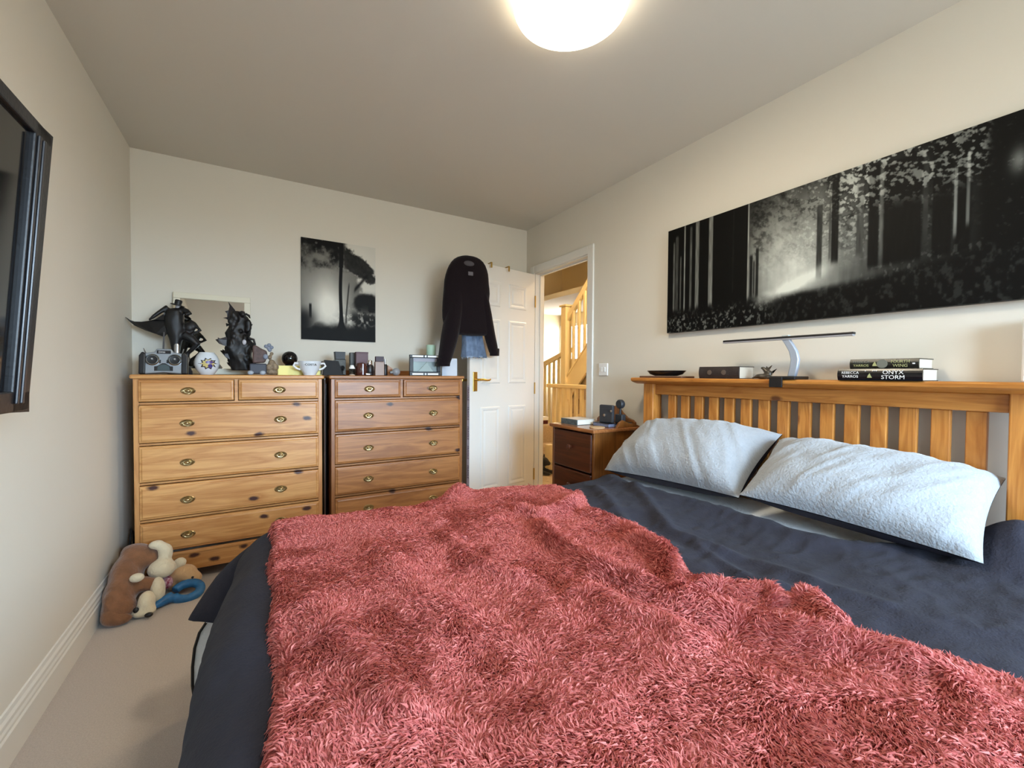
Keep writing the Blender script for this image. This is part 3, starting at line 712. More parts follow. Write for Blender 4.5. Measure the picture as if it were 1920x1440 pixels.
# corner of the duvet sticking out past the foot of the bed
oa = [at(478, 1016, y=1.73), at(420, 1060, y=1.77), at(388, 1104, y=1.765), at(350, 1163, y=1.75)]
ob = [at(505, 1035, y=1.68), at(482, 1090, y=1.66), at(455, 1140, y=1.64), at(415, 1170, y=1.64)]
CG = np.array([[np.array(a)*(1-t)+np.array(b)*t+np.array([-.020*math.sin(math.pi*t), 0, .010*math.sin(math.pi*t)]) for t in np.linspace(0, 1, 7)] for a, b in zip(oa, ob)])
co = MB().grid(CG-o_).build('duvet_corner', M_DUVET, dv, smooth=True, sub=1)
co.modifiers.new('solid', 'SOLIDIFY').thickness = .016

# --- terracotta throw: same drape, raised, with folds and a long shaggy pile
ZP = .61
def pp(*q): return [(at(a, b, z=ZP).x, at(a, b, z=ZP).y) for a, b in q]
edge_pts = pp((880, 916), (1040, 906), (1085, 925), (1110, 955), (1200, 975), (1255, 1030), (1300, 1075), (1400, 1095), (1450, 1098), (1520, 1120), (1580, 1170), (1640, 1180), (1780, 1215), (1920, 1255))
ey = np.array([p[1] for p in edge_pts])[::-1]; ex = np.array([p[0] for p in edge_pts])[::-1]
ex = np.concatenate([[ex[0]+.02], ex]); ey = np.concatenate([[-.5], ey])
nu, nv = 230, 300
Vb = np.linspace(-.25, 1.92, nv)
Ar = np.linspace(0, 1, nu)
o_idx = np.argsort(ey); R_edge = np.interp(Vb, ey[o_idx], ex[o_idx])
R_edge = np.convolve(np.pad(R_edge, 4, mode='edge'), np.ones(9)/9, 'valid')
L_edge = np.interp(Vb, [-.3, .62, .95, 1.3, 1.64, 2.0], [.640, .648, .662, .664, .672, .69])+.006*np.sin(Vb*17)
Ub = L_edge[None, :]*(1-Ar[:, None])+R_edge[None, :]*Ar[:, None]
VB = np.repeat(Vb[None, :], nu, 0)
Pb, Nb = drape(Ub, VB)
hb_ = duvet_noise(Ub, VB)+.022
ridges = [(pp((1000, 975), (1040, 1020), (1120, 1075), (1250, 1135), (1420, 1190), (1600, 1235), (1760, 1285), (1919, 1390)), .030, .040),
          (pp((960, 960), (1010, 975), (1060, 960), (1090, 935)), .03, .03),
          (pp((1160, 1010), (1250, 1060), (1280, 1120), (1300, 1160)), .028, .024),
          (pp((1080, 960), (1180, 1000), (1240, 1050), (1290, 1095)), .032, .030),
          (pp((1290, 1100), (1380, 1115), (1440, 1120), (1470, 1145)), .03, .028),
          (pp((1480, 1125), (1530, 1140), (1570, 1190), (1610, 1200)), .035, .034),
          (pp((830, 985), (880, 1040), (940, 1060), (1000, 1085)), .04, .016),
          (pp((700, 1000), (760, 1080), (850, 1150), (900, 1220)), .05, .016),
          (pp((560, 1100), (640, 1200), (760, 1330), (800, 1400)), .05, .016),
          (pp((1060, 1090), (1160, 1140), (1260, 1180), (1340, 1230)), .04, .018)]
for pts, w, h in ridges: hb_ = hb_+seg_ridge(Ub, VB, pts, w*.82, h*1.25)
bump = np.exp(-(((Ub-at(872, 935, z=.6).x)/.05)**2+((VB-1.70)/.05)**2))*.05
hb_ = hb_+bump+.010*(fbm(Ub*11, VB*11, 61, 2)-.5)
fade = np.minimum(1, np.minimum(Ar[:, None]/.012, (1-Ar[:, None])/.012)*1.0)
hb_ = hb_-.018*(1-fade)
Pb = Pb+Nb*hb_[..., None]
# true normals of the finished surface
du = np.gradient(Pb, axis=0); dv_ = np.gradient(Pb, axis=1); Nn = np.cross(du, dv_); Nn /= np.linalg.norm(Nn, axis=-1, keepdims=True)+1e-12
if Nn[nu//2, nv//2, 2] < 0: Nn = -Nn
def pile_mat(name, c1, c2, c3):
    m, nt, b = new_mat(name); g = _n(nt, 'ShaderNodeNewGeometry'); r = _n(nt, 'ShaderNodeValToRGB')
    r.color_ramp.elements[0].color = c1; r.color_ramp.elements[1].color = c3; e = r.color_ramp.elements.new(.5); e.color = c2
    nt.links.new(g.outputs['Random Per Island'], r.inputs[0]); nt.links.new(r.outputs[0], b.inputs['Base Color'])
    b.inputs['Roughness'].default_value = .85; b.inputs['Specular IOR Level'].default_value = .12
    tr_ = _n(nt, 'ShaderNodeBsdfTranslucent'); mxs = _n(nt, 'ShaderNodeMixShader'); mxs.inputs[0].default_value = .34
    nt.links.new(r.outputs[0], tr_.inputs[0]); nt.links.new(b.outputs[0], mxs.inputs[1]); nt.links.new(tr_.outputs[0], mxs.inputs[2])
    nt.links.new(mxs.outputs[0], nt.nodes['Material Output'].inputs[0])
    return m
M_THROW = plain('terracotta_backing', sr(150, 70, 66), .95, bump=.6, bscale=90, spec=.1)
M_PILE = pile_mat('terracotta_pile', sr(184, 94, 90), sr(208, 119, 113), sr(228, 146, 139))
th = thing('throw_blanket', 'shaggy terracotta red throw laid across the foot of the bed', 'blanket', (1.2, by, .4))
o_ = np.array([1.2, by, .4])
ot = MB().grid(Pb-o_).build('woven_backing', M_THROW, th, smooth=True, angle=180)
ot.modifiers.new('solid', 'SOLIDIFY').thickness = .008
rng = np.random.default_rng(3)
def tufts(n, name, parent, mat, ln=(.014, .026), wd=(.0022, .0042), nearboost=True):
    # sample the cloth: more, thinner tufts where the throw comes close to the camera's side of the bed
    a = rng.random(n); b = rng.random(n)
    if nearboost: b = b**1.35
    fi = a*(nu-1); fj = b*(nv-1); i = np.minimum(fi.astype(int), nu-2); j = np.minimum(fj.astype(int), nv-2); s_ = (fi-i)[:, None]; t_ = (fj-j)[:, None]
    def bil(Q): return (Q[i, j]*(1-s_)+Q[i+1, j]*s_)*(1-t_)+(Q[i, j+1]*(1-s_)+Q[i+1, j+1]*s_)*t_
    p = bil(Pb); nn = bil(Nn); nn /= np.linalg.norm(nn, axis=1, keepdims=True)
    ang = 2*np.pi*(fbm(p[:, 0]*7, p[:, 1]*7, 71, 2)*1.5+.35*fbm(p[:, 0]*45, p[:, 1]*45, 73, 2))+rng.normal(0, .45, n)+2.4
    tx = np.stack([np.cos(ang), np.sin(ang), np.zeros(n)], 1)
    # at the borders the pile leans outwards
    eb = np.clip(1-a/.02, 0, 1)[:, None]; tx = tx*(1-eb)+np.array([[-1, 0, 0]])*eb
    eb = np.clip(1-(1-a)/.02, 0, 1)[:, None]; tx = tx*(1-eb)+np.array([[1, 0, 0]])*eb
    tx = tx-nn*(tx*nn).sum(1, keepdims=True); tx /= np.linalg.norm(tx, axis=1, keepdims=True)+1e-9
    sd_ = np.cross(nn, tx)
    l = rng.uniform(*ln, n)[:, None]; w = rng.uniform(*wd, n)[:, None]; rise = rng.uniform(.3, .8, n)[:, None]; curl = rng.uniform(-.1, .4, n)[:, None]; tw = rng.normal(0, .3, n)[:, None]
    p0 = p-nn*.002; p1 = p+nn*l*.62*rise+tx*l*.42+sd_*l*tw*.3; p2 = p+nn*l*(.62*rise-curl*.25)+tx*l*.98+sd_*l*tw
    tilt = nn*w*rng.normal(0, .5, n)[:, None]
    vs = np.stack([p0-sd_*w, p0+sd_*w, p1-sd_*w*.85-tilt, p1+sd_*w*.85+tilt, p2], 1)-o_
    base = (np.arange(n)*5)[:, None]
    quads = base+np.array([[0, 1, 3, 2]]); tris = base+np.array([[2, 3, 4]])
    me = bpy.data.meshes.new(name); me.vertices.add(n*5); me.vertices.foreach_set('co', vs.reshape(-1).astype(np.float32))
    nl = quads.size+tris.size; npol = len(quads)+len(tris)
    me.loops.add(nl); me.polygons.add(npol)
    me.loops.foreach_set('vertex_index', np.concatenate([quads.reshape(-1), tris.reshape(-1)]).astype(np.int32))
    me.polygons.foreach_set('loop_start', np.concatenate([np.arange(len(quads))*4, quads.size+np.arange(len(tris))*3]).astype(np.int32))
    me.polygons.foreach_set('use_smooth', np.ones(npol, bool))
    me.update(calc_edges=True); me.materials.append(mat)
    o = bpy.data.objects.new(name, me); COL.objects.link(o); o.parent = parent; o['kind'] = 'stuff'; return o
tufts(400000, 'shaggy_pile', th, M_PILE, (.011, .021), (.0009, .0017))

# --- pillows: pale fleece face, charcoal back
M_PIL = plain('pale_fleece', sr(160, 165, 171), .95, var=.06, vscale=60, bump=.9, bscale=110, sheen=.4, spec=.1)
M_PILD = plain('charcoal_cotton', sr(62, 62, 72), .9, bump=.2, bscale=120, spec=.1)
def pillow(label, w, h, t, loc, rot, seed, cr, group):
    p = thing('pillow', label, 'pillow', loc); p.rotation_euler = rot; p['group'] = group
    n, m = 70, 48
    a, b = np.meshgrid(np.linspace(-1, 1, n), np.linspace(-1, 1, m), indexing='ij')
    prof = np.clip(1-np.abs(a)**3.2, 0, 1)**.62*np.clip(1-np.abs(b)**2.6, 0, 1)**.55
    X = a*w/2*(1-.05*(1-b*b)*np.abs(a)**3); Y = b*h/2*(1-.06*(1-a*a)*np.abs(b)**3)
    wr_ = .010*(1-2*np.abs(fbm(a*1.6+b*1.2*cr, b*4.5*0+a*4.0+b*1.5*cr, seed, 3)-.5))**4*sstep(0, .3, prof)
    wr_ = wr_+.024*(fbm(a*1.8, b*1.8, seed+5, 3)-.5)*prof
    Zt = t*.60*prof+wr_; Zb = -t*.52*prof-.004
    MB().grid(np.stack([X, Y, Zt], -1)).build('fleece_face', M_PIL, p, smooth=True, angle=180)
    MB().grid(np.stack([X, Y, Zb], -1), flip=True).build('charcoal_back', M_PILD, p, smooth=True, angle=180)
    return p
# local X runs towards -y of the room (rightwards in view), local Y leans up the headboard
def prot(lean, yaw=0, roll=0):
    Mx = Matrix(((0, 1, 0), (-1, 0, 0), (0, 0, 1))).to_4x4()
    return (Matrix.Rotation(yaw, 4, 'Z') @ Matrix.Rotation(-lean, 4, 'Y') @ Mx @ Matrix.Rotation(roll, 4, 'Y')).to_euler()
pillow('pale fleece pillow with a charcoal edge nearest the bedside cabinet', .75, .42, .22, (2.445, 1.378, .738), prot(math.radians(33), math.radians(3), math.radians(-3)), 3, 1, 'fleece pillows against the headboard')
pillow('pale fleece pillow at the window end of the headboard', .65, .38, .18, (2.455, .668, .735), prot(math.radians(30), math.radians(4), math.radians(4)), 13, -1, 'fleece pillows against the headboard')

# ------------------------------------------------------------------ bedside cabinet
ns = thing('bedside_cabinet', 'dark stained two drawer bedside cabinet with a curved back rail by the doorway', 'cabinet', (2.31, 1.885, 0))
nw, nd, nh = .41, .40, .806                # width along y, depth along x, height
MB().box(.0, nd-.02, .0, .018, .04, nh-.02).build('side_panel', M_MAHOG_Z, ns, bevel=.003)
MB().box(.0, nd-.02, nw-.018, nw, .04, nh-.02).build('side_panel', M_MAHOG_Z, ns, bevel=.003)
MB().box(nd-.03, nd-.02, .018, nw-.018, .04, nh-.02).build('back_panel', M_MAHOG, ns)
MB().box(-.018, nd-.012, -.014, nw+.014, nh-.022, nh).build('top', M_MAHOG_T, ns, bevel=.007, seg=3)
MB().box(-.006, nd-.02, -.006, nw+.006, 0, .07).build('plinth', M_MAHOG, ns, bevel=.004)
for z0, z1 in ((.075, .300), (.308, .535), (.543, .775)):
    d_ = MB().box(-.006, .016, .022, nw-.022, z0, z1).build('drawer', M_MAHOG, ns, bevel=.008)
    kb = MB(); kb.lathe([(.006, 0), (.006, .010), (.015, .014), (.017, .020), (.012, .026), (0, .028)], (-.006, nw/2, (z0+z1)/2+.02), 16, Matrix.Rotation(math.radians(-90), 3, 'Y'))
    kb.build('knob', M_MAHOG, d_, smooth=True)
gal = [(.03, 0), (.03, .02), (.05, .035), (.10, .048), (.14, .075), (.17, .105), (.205, .118), (.24, .105), (.27, .075), (.31, .048), (.36, .035), (.38, .02), (.38, 0)]
MB().prism(gal, nd-.04, nd-.022, 'x').build('gallery_rail', M_MAHOG_Z, ns, loc=(0, 0, nh), bevel=.003)
sc_ = [(0, 0), (.02, .03), (.05, .045), (.10, .025), (.16, .015), (.20, 0)]
MB().prism([(.18+a, b) for a, b in sc_], .0, .016, 'y').build('gallery_rail', M_MAHOG_Z, ns, loc=(0, .0, nh), bevel=.002)

ZN = nh
bk1 = thing('book', 'grey hardback lying at the far edge of the bedside cabinet', 'book', (2.36, 2.10, ZN)); 
MB().box(0, .15, 0, .165, 0, .003).build('cover', plain('grey_cover', sr(84, 96, 98), .5, var=.3, vscale=40), bk1)
MB().box(.004, .148, .003, .160, .003, .032).build('pages', plain('paper', sr(226, 222, 208), .8), bk1)
MB().box(0, .15, 0, .165, .032, .035).build('cover', plain('pale_cover', sr(206, 204, 198), .3), bk1)
MB().box(-.002, .002, 0, .165, 0, .035).build('spine', plain('grey_spine', sr(92, 108, 112), .5, var=.5, vscale=70), bk1)
bk2 = thing('book', 'slim blue grey book under the black clock on the bedside cabinet', 'book', (2.46, 1.925, ZN))
MB().box(0, .20, 0, .145, 0, .002).build('cover', M_BLACK, bk2)
MB().box(.002, .198, .003, .142, .002, .020).build('pages', plain('bluish_pages', sr(128, 138, 168), .6, var=.3, vscale=90), bk2)
MB().box(0, .20, 0, .145, .020, .022).build('cover', M_BLACK, bk2)
cs = tag(MB().lathe([(0, 0), (.045, 0), (.047, .003), (.045, .006), (0, .006)], n=28).build('coaster', plain('pale_cork', sr(204, 172, 132), .7), smooth=True, loc=(2.395, 1.955, ZN)), 'round pale coaster on the front corner of the bedside cabinet', 'coaster')
ck = thing('alarm_clock', 'square black alarm clock with round knobs on the bedside cabinet', 'clock', (2.50, 1.985, ZN+.022), math.radians(14))
MB().box(-.012, .012, -.05, .05, 0, .112).build('clock_body', M_CHARC, ck, bevel=.008)
MB().lathe([(0, 0), (.009, 0), (.009, .005), (0, .006)], (-.012, .008, .048), 14, Matrix.Rotation(math.radians(-90), 3, 'Y')).build('dial_knob', M_STEEL, ck, smooth=True)
MB().lathe([(0, 0), (.007, 0), (.007, .005), (0, .006)], (-.012, -.040, .076), 14, Matrix.Rotation(math.radians(-90), 3, 'Y')).build('dial_knob', M_STEEL, ck, smooth=True)
hp = thing('clip_light', 'black clip light with a round head behind the alarm clock', 'lamp', (2.565, 1.935, ZN+.022))
MB().box(-.018, .018, -.03, .03, 0, .055).build('clip', M_CHARC, hp, bevel=.006)
MB().tube([(0, 0, .05), (0, 0, .10)], .007, 10).build('stem', M_BLACK, hp)
MB().lathe([(0, -.016), (.024, -.016), (.028, -.010), (.028, .010), (.024, .016), (0, .016)], (0, 0, .118), 20, Matrix.Rotation(math.radians(90), 3, 'Y')).build('lamp_head', M_CHARC, hp, smooth=True)

# ------------------------------------------------------------------ things on the headboard ledge
ZL = 1.112; XL = 2.645
ds = thing('dish', 'shallow black dish resting on a brown mat at the far end of the ledge', 'dish', (2.615, 1.635, ZL+.011))
MB().lathe([(0, .002), (.06, .002), (.095, .014), (.122, .030), (.126, .030), (.105, .010), (.07, 0), (0, 0)][::-1], n=36, sx=.52, sy=1).build('bowl', plain('black_glaze', sr(20, 22, 24), .18), ds, smooth=True)
tag(MB().box(-.055, .055, -.145, .145, 0, .010).build('mat', plain('brown_leather', sr(104, 70, 48), .6), bevel=.003, loc=(2.615, 1.635, ZL)), 'thin brown mat under the black dish on the ledge', 'mat')
def book(label, y0, y1, z0, th_, depth, cover, spine_m, xback=W-.035, soft=True):
    """book lying with its spine towards the bed; along y"""
    b = thing('book', label, 'book', (xback-depth, (y0+y1)/2, z0)); w = abs(y1-y0)
    MB().box(0, depth, -w/2, w/2, 0, .003).build('cover', cover, b)
    MB().box(.003, depth-.004, -w/2+.003, w/2-.003, .003, th_-.003).build('pages', plain('page_block', sr(206, 194, 174), .85, bump=.4, bscale=900), b)
    MB().box(0, depth, -w/2, w/2, th_-.003, th_).build('cover', cover, b)
    n = 6; pf = [(0, th_)]+[(-.006*math.sin(math.pi*k/n), th_*(1-k/n)) for k in range(1, n)]+[(0, 0), (.003, 0), (.003, th_)]
    MB().prism(pf, -w/2, w/2, 'y').build('spine', spine_m, b)
    return b
M_DKL = plain('dark_leather', sr(52, 42, 40), .5, var=.3, vscale=30, bump=.3, bscale=150)
bb = book('thick dark leather book beside the small dragon on the ledge', 1.385, 1.175, ZL, .058, .12, M_DKL, M_DKL)
for k in (-.03, .045): MB().lathe([(0, 0), (.012, 0), (.012, .0015), (0, .002)], (-.0055, k, .03), 16, Matrix.Rotation(math.radians(-90), 3, 'Y')).build('spine_emblem', plain('dull_gilt', sr(96, 82, 72), .4), bb, smooth=True)
M_BK1 = plain('gloss_black_cover', sr(18, 17, 20), .25); M_BK2 = plain('dark_green_cover', sr(34, 36, 30), .35, var=.4, vscale=25)
M_WT = plain('white_print', sr(236, 234, 232), .5); M_GD = plain('olive_print', sr(168, 168, 116), .5); M_DG = plain('grey_print', sr(112, 114, 104), .5)
ba = book('black glossy book lettered ONYX STORM at the bottom of the pair on the ledge', .770, .527, ZL, .042, .145, M_BK1, M_BK1)
bt = book('dark green book lettered FOURTH WING lying on top of the pair', .735, .540, ZL+.042, .036, .135, M_BK2, M_BK2)
def spine_txt(b, s, size, yo, zo, m, sx_=1.0):
    # spine faces -x; reading direction runs to -y
    text_mesh('spine_lettering', s, size, m, b, basis((-.0078, yo, zo), (0, -1, 0), (0, 0, 1), (-1, 0, 0)), .0003, sx_)
spine_txt(ba, 'REBECCA', .0135, .080, .028, M_WT, .95); spine_txt(ba, 'YARROS', .0135, .080, .014, M_WT, 1.0)
spine_txt(ba, 'ONYX', .019, -.045, .029, M_WT, 1.05); spine_txt(ba, 'STORM', .019, -.045, .012, M_WT, 1.05)
spine_txt(bt, 'REBECCA', .0125, .062, .025, M_DG, .95); spine_txt(bt, 'YARROS', .0125, .062, .012, M_GD, 1.0)
spine_txt(bt, 'FOURTH', .0145, -.050, .025, M_GD, .9); spine_txt(bt, 'WING', .0145, -.050, .011, M_GD, 1.0)
for b_, yy, m_ in ((ba, .022, M_GD), (bt, .022, M_GD)):
    e = MB(); e.prism([(yy-.008, .010), (yy+.006, .010), (yy+.004, .018), (yy-.001, .026), (yy-.004, .018)], -.0078, -.006, 'x'); e.build('spine_emblem', m_, b_)
e = MB(); e.lathe([(.014, 0), (.0155, 0), (.0155, .001), (.014, .001)], (-.0068, .0, .018), 24, Matrix.Rotation(math.radians(-90), 3, 'Y')); e.build('spine_emblem', M_DG, bt)
for yy in (.002, .007, .012, .034): 
    MB().box(-.0078, -.006, yy-.0012, yy+.0012, .0335, .0365).build('spine_emblem', M_WT, ba)
MB().box(-.0075, -.005, -.0885, -.082, .016, .020).build('spine_emblem', M_WT, bt)

# LED bar lamp clamped to the ledge
ll = thing('desk_lamp', 'slim black LED bar lamp on a curved silver arm clamped to the ledge', 'lamp', (2.60, .975, ZL))
MB().box(-.062, .055, -.052, .048, 0, .014).build('clamp_top', M_BLACK, ll, bevel=.003)
MB().box(-.068, -.060, -.005, .048, -.034, .010).build('clamp_jaw', M_BLACK, ll, bevel=.002)
arm = [(0, -.012, .012), (0, -.020, .05), (0, -.024, .085), (.0, -.016, .12), (0, .0, .15), (0, .018, .178)]
MB().loft([[Vector((x+dx, y+dy, z)) for dx, dy in ((-.010, -.016), (.010, -.016), (.010, .016), (-.010, .016))] for x, y, z in arm]).build('curved_arm', plain('silver_arm', sr(178, 188, 204), .35, .35), ll, bevel=.004, smooth=True)
MB().box(-.012, .012, -.232, .302, .176, .186).build('light_bar', M_BLACK, ll, bevel=.003)
MB().box(-.0135, .010, -.230, .300, .171, .177).build('diffuser_strip', plain('grey_diffuser', sr(150, 148, 152), .4), ll)
MB().box(-.010, .010, .002, .030, .186, .192).build('pivot_cap', plain('pale_cap', sr(196, 198, 192), .4), ll, bevel=.002)

# small dragon on the ledge
M_PEWT = plain('pewter_bronze', sr(92, 84, 74), .4, .35, var=.5, vscale=60)
sdg = thing('dragon_figurine', 'tiny bronze dragon figurine lying between the book and the bar lamp', 'figurine', (2.615, 1.085, ZL))
m = MB(); m.ell((0, .012, .012), (.022, .034, .013)); m.ell((0, -.016, .024), (.014, .016, .018)); m.tube([(0, -.010, .03), (0, .004, .045), (0, .012, .052)], [.012, .009, .005], 8); m.ell((0, .010, .050), (.007, .011, .007))
m.tube([(0, .03, .012), (.01, .055, .007), (.0, .062, .005)], [.010, .006, .003], 8); m.ell((-.012, -.02, .008), (.014, .018, .008))
m.build('dragon_body', M_PEWT, sdg, voxel=.0035)
wgm = MB()
for pts in ([(-.012, .030), (-.030, .062), (-.014, .050), (-.006, .058), (-.002, .034)], [(-.02, .026), (-.050, .046), (-.032, .036), (-.034, .026)]):
    wgm.prism(pts, -.003, .003, 'x')
wgm.build('wing', M_PEWT, sdg)
# pale box standing at the very end of the ledge
wb = thing('plastic_box', 'upright white plastic box on the ledge at the right edge of the frame', 'box', (2.672, .292, ZL))
MB().box(-.02, .025, -.05, .042, 0, .20).build('box_body', M_WHITEP, wb, bevel=.006)
MB().box(-.022, -.019, -.04, .032, .02, .18).build('front_plate', plain('box_front', sr(230, 230, 226), .4), wb, bevel=.001)
# ------------------------------------------------------------------ hoodie and denim on the door hook
M_HOOD = plain('black_burgundy_fleece', sr(24, 17, 20), .95, bump=.5, bscale=140, sheen=.12, spec=.1)
hk = thing('over_door_hook', 'small brass hook on the door top right beside the hoodie', 'hook', (2.205, 2.985, 1.99))
MB().box(-.006, .006, -.012, -.008, -.03, .012).build('hook_plate', M_BRASS_Y, hk); MB().box(-.006, .006, -.012, .052, .010, .013).build('hook_top', M_BRASS_Y, hk)
hk2 = thing('over_door_hook', 'small brass hook over the door top nearer the hinges', 'hook', (2.385, 3.022, 1.99))
MB().box(-.006, .006, -.012, -.008, -.03, .012).build('hook_plate', M_BRASS_Y, hk2); MB().box(-.006, .006, -.012, .052, .010, .013).build('hook_top', M_BRASS_Y, hk2)
hy = 2.905
hd = thing('hoodie', 'black hooded fleece hanging from the top of the open door', 'hoodie', (2.03, hy, 1.99))
def hp_(px, py, y=hy): 
    p = at(px, py, y=y); return p.x-2.03, p.z-1.99
rows = [(880, 480, 8, .020), (880, 484, 22, .04), (879, 494, 31, .052), (877, 510, 38, .058), (876, 530, 40, .060), (876, 545, 42, .062), (874, 570, 41, .060), (876, 600, 44, .058), (880, 620, 44, .055), (884, 630, 42, .045)]
rg = []
for px, py, hw_, dp in rows:
    x, z = hp_(px, py); w_ = hp_(px+hw_, py)[0]-x
    rg.append(ring(x, 0, z, w_, dp, 26, 2.4, .03))
MB().loft(rg[::-1]).build('hood_and_body', M_HOOD, hd, smooth=True, sub=1)
def sleeve(pts):
    q = [(hp_(a, b)[0], dy, hp_(a, b)[1]) for a, b, r, dy in pts]; rr = [r for _, _, r, _ in pts]
    MB().tube(q, rr, 14).build('sleeve', M_HOOD, hd, smooth=True, sub=1)
sleeve([(866, 512, .030, 0), (857, 550, .055, -.01), (849, 595, .066, -.012), (842, 632, .066, -.01), (836, 660, .056, -.01), (832, 676, .048, -.01), (831, 686, .044, -.01)])
sleeve([(893, 508, .025, 0), (902, 545, .042, -.01), (910, 590, .046, -.012), (917, 630, .044, -.01), (923, 652, .040, -.01), (926, 666, .036, -.01)])
x, z = hp_(831, 681); MB().loft([ring(x, -.01, z+dz, r, r*.8, 16) for dz, r in ((-.022, .042), (-.02, .046), (.03, .050), (.035, .046))]).build('cuff', M_HOOD, hd, smooth=True)
x, z = hp_(926, 662); MB().loft([ring(x, -.01, z+dz, r, r*.8, 16) for dz, r in ((-.022, .034), (-.02, .038), (.03, .040), (.035, .036))]).build('cuff', M_HOOD, hd, smooth=True)
x, z = hp_(875, 516); MB().box(x-.020, x+.020, -.072, -.066, z-.016, z+.012).build('neck_label', plain('grey_label', sr(96, 92, 96), .8), hd, bevel=.004)
x, z = hp_(874, 497); nl = MB(); nl.ell((x, -.052, z), (.042, .010, .020)); nl.build('hood_lining', plain('grey_lining', sr(70, 66, 70), .9), hd, smooth=True)
x0, z0 = hp_(866, 672); 
jn = thing('denim_garment', 'frayed light blue denim hem hanging below the black hoodie', 'clothing', (2.03, 2.945, 1.40))
pj = [(hp_(866, 622, 2.945), hp_(902, 622, 2.945)), (hp_(866, 645, 2.945), hp_(906, 645, 2.945)), (hp_(865, 662, 2.945), hp_(910, 662, 2.945)), (hp_(864, 669, 2.945), hp_(912, 669, 2.945))]
rg = []
for (xa, za), (xb, zb) in pj[::-1]:
    rg.append([Vector((x_+.0, yy*(1+.6*math.sin(k*2.1)), za+1.99-1.40+.006*math.sin(k*4.1))) for k, (x_, yy) in enumerate([(xa+(xb-xa)*t, -.018-.012*math.sin(t*15)) for t in np.linspace(0, 1, 12)]+[(xa+(xb-xa)*t, .006) for t in np.linspace(1, 0, 12)])])
MB().loft(rg).build('denim_panel', plain('light_denim', sr(118, 138, 166), .9, var=.35, vscale=25, bump=.3, bscale=200), jn, smooth=True)
fr = MB()
for t in np.linspace(.02, .98, 22):
    xa, za = hp_(864+48*t, 668, 2.945); fr.tube([(xa, -.012, za+.59), (xa+.004*math.sin(t*40), -.014, za+.59-.018-.008*math.sin(t*60))], [.004, .001], 5)
fr.build('frayed_hem', plain('denim_fray', sr(168, 182, 200), .9), jn)

# ------------------------------------------------------------------ ceiling-high little things on the left chest
mr_ = thing('mirror', 'square cream framed mirror leaning behind the figurines on the left chest', 'mirror', (.392, 3.190, ZT)); mr_.rotation_euler = (math.radians(-8), 0, 0)
mw, mhh = .395, .50
MB().box(-mw/2+.03, mw/2-.03, -.004, .004, .03, mhh-.03).build('mirror_glass', plain('mirror_silver', sr(226, 226, 222), .03, 1), mr_)
M_CRM = plain('cream_frame', sr(226, 220, 200), .5)
for a in ((-mw/2, mw/2, mhh-.036, mhh), (-mw/2, mw/2, 0, .036)): MB().box(a[0], a[1], -.012, .012, a[2], a[3]).build('frame_rail', M_CRM, mr_, bevel=.003)
for a in ((-mw/2, -mw/2+.034), (mw/2-.034, mw/2)): MB().box(a[0], a[1], -.0115, .012, .036, mhh-.036).build('frame_stile', M_CRM, mr_, bevel=.003)

M_STAT = plain('black_resin', sr(15, 14, 17), .5, var=.4, vscale=40)
M_STATG = plain('dark_grey_resin', sr(40, 38, 45), .45, var=.4, vscale=50)
# caped figure
FY = 3.10
cf = thing('caped_figurine', 'black statuette of a caped figure in a hat with cape flying left', 'figurine', (.30, FY, ZT))
def cq(cx, cy, dy=0, s=10.2875, ox=230, oy=560):
    p = at(ox+cx/s, oy+cy/s, y=FY+dy); return Vector((p.x-.30, dy, p.z-ZT))
def lim(pts, r, mb, n=10): mb.tube([cq(a, b, d) for a, b, d in pts], r, n)
m = MB()
rr = []
for cy, xl, xr, dp in ((180, 960, 1110, .022), (230, 850, 1170, .035), (330, 800, 1190, .040), (450, 800, 1190, .040), (560, 830, 1200, .036), (680, 860, 1180, .034), (800, 900, 1150, .03), (1000, 940, 1110, .026), (1180, 950, 1090, .024), (1380, 930, 1100, .026)):
    a, b = cq(xl, cy), cq(xr, cy); rr.append(ring((a.x+b.x)/2, 0, a.z, (b.x-a.x)/2, dp, 18, 2.2, .04))
m.loft(rr[::-1])
lim([(1120, 210, 0), (1240, 250, -.02), (1300, 285, -.03), (1200, 310, -.04)], [.020, .017, .012, .009], m)
lim([(880, 170, .0), (740, 240, -.01), (600, 340, -.02), (500, 420, -.02)], [.018, .012, .010, .006], m)
m.ell(cq(1290, 560), (.030, .026, .033)); lim([(1310, 450, 0), (1420, 540, -.01), (1505, 610, -.02), (1340, 680, -.02)], [.014, .011, .009, .008], m)
lim([(1190, 700, 0), (1330, 780, -.01), (1440, 880, -.015), (1340, 980, -.01), (1250, 1060, 0), (1230, 1200, 0)], [.030, .024, .018, .013, .012, .016], m)
m.build('figure', M_STAT, cf, voxel=.0045)
m = MB(); m.ell(cq(1065, 175, -.004), (.013, .013, .017)); m.build('head', plain('pale_resin', sr(150, 148, 150), .6), cf, smooth=True)
m = MB(); c0 = cq(1060, 125); m.lathe([(0, .030), (.014, .031), (.018, .026), (.017, .004), (.034, .001), (.034, -.002), (0, -.002)][::-1], c0, 22, Euler((.0, .22, 0)).to_matrix()); m.build('hat', M_STAT, cf, smooth=True)
cape = [(50, 350), (130, 405), (230, 440), (360, 445), (480, 430), (620, 400), (780, 300), (860, 220), (900, 420), (880, 640), (800, 740), (640, 680), (430, 610), (230, 520), (120, 430)]
m = MB(); fr_ = [cq(a, b, .02+.03*math.sin(a*.006)) for a, b in cape]; bk_ = [v+Vector((0, .012, 0)) for v in fr_]; n = len(cape)
m.add(fr_+bk_, [tuple(range(n)), tuple(range(2*n-1, n-1, -1))]+[(i, i+n, (i+1) % n+n, (i+1) % n) for i in range(n)])
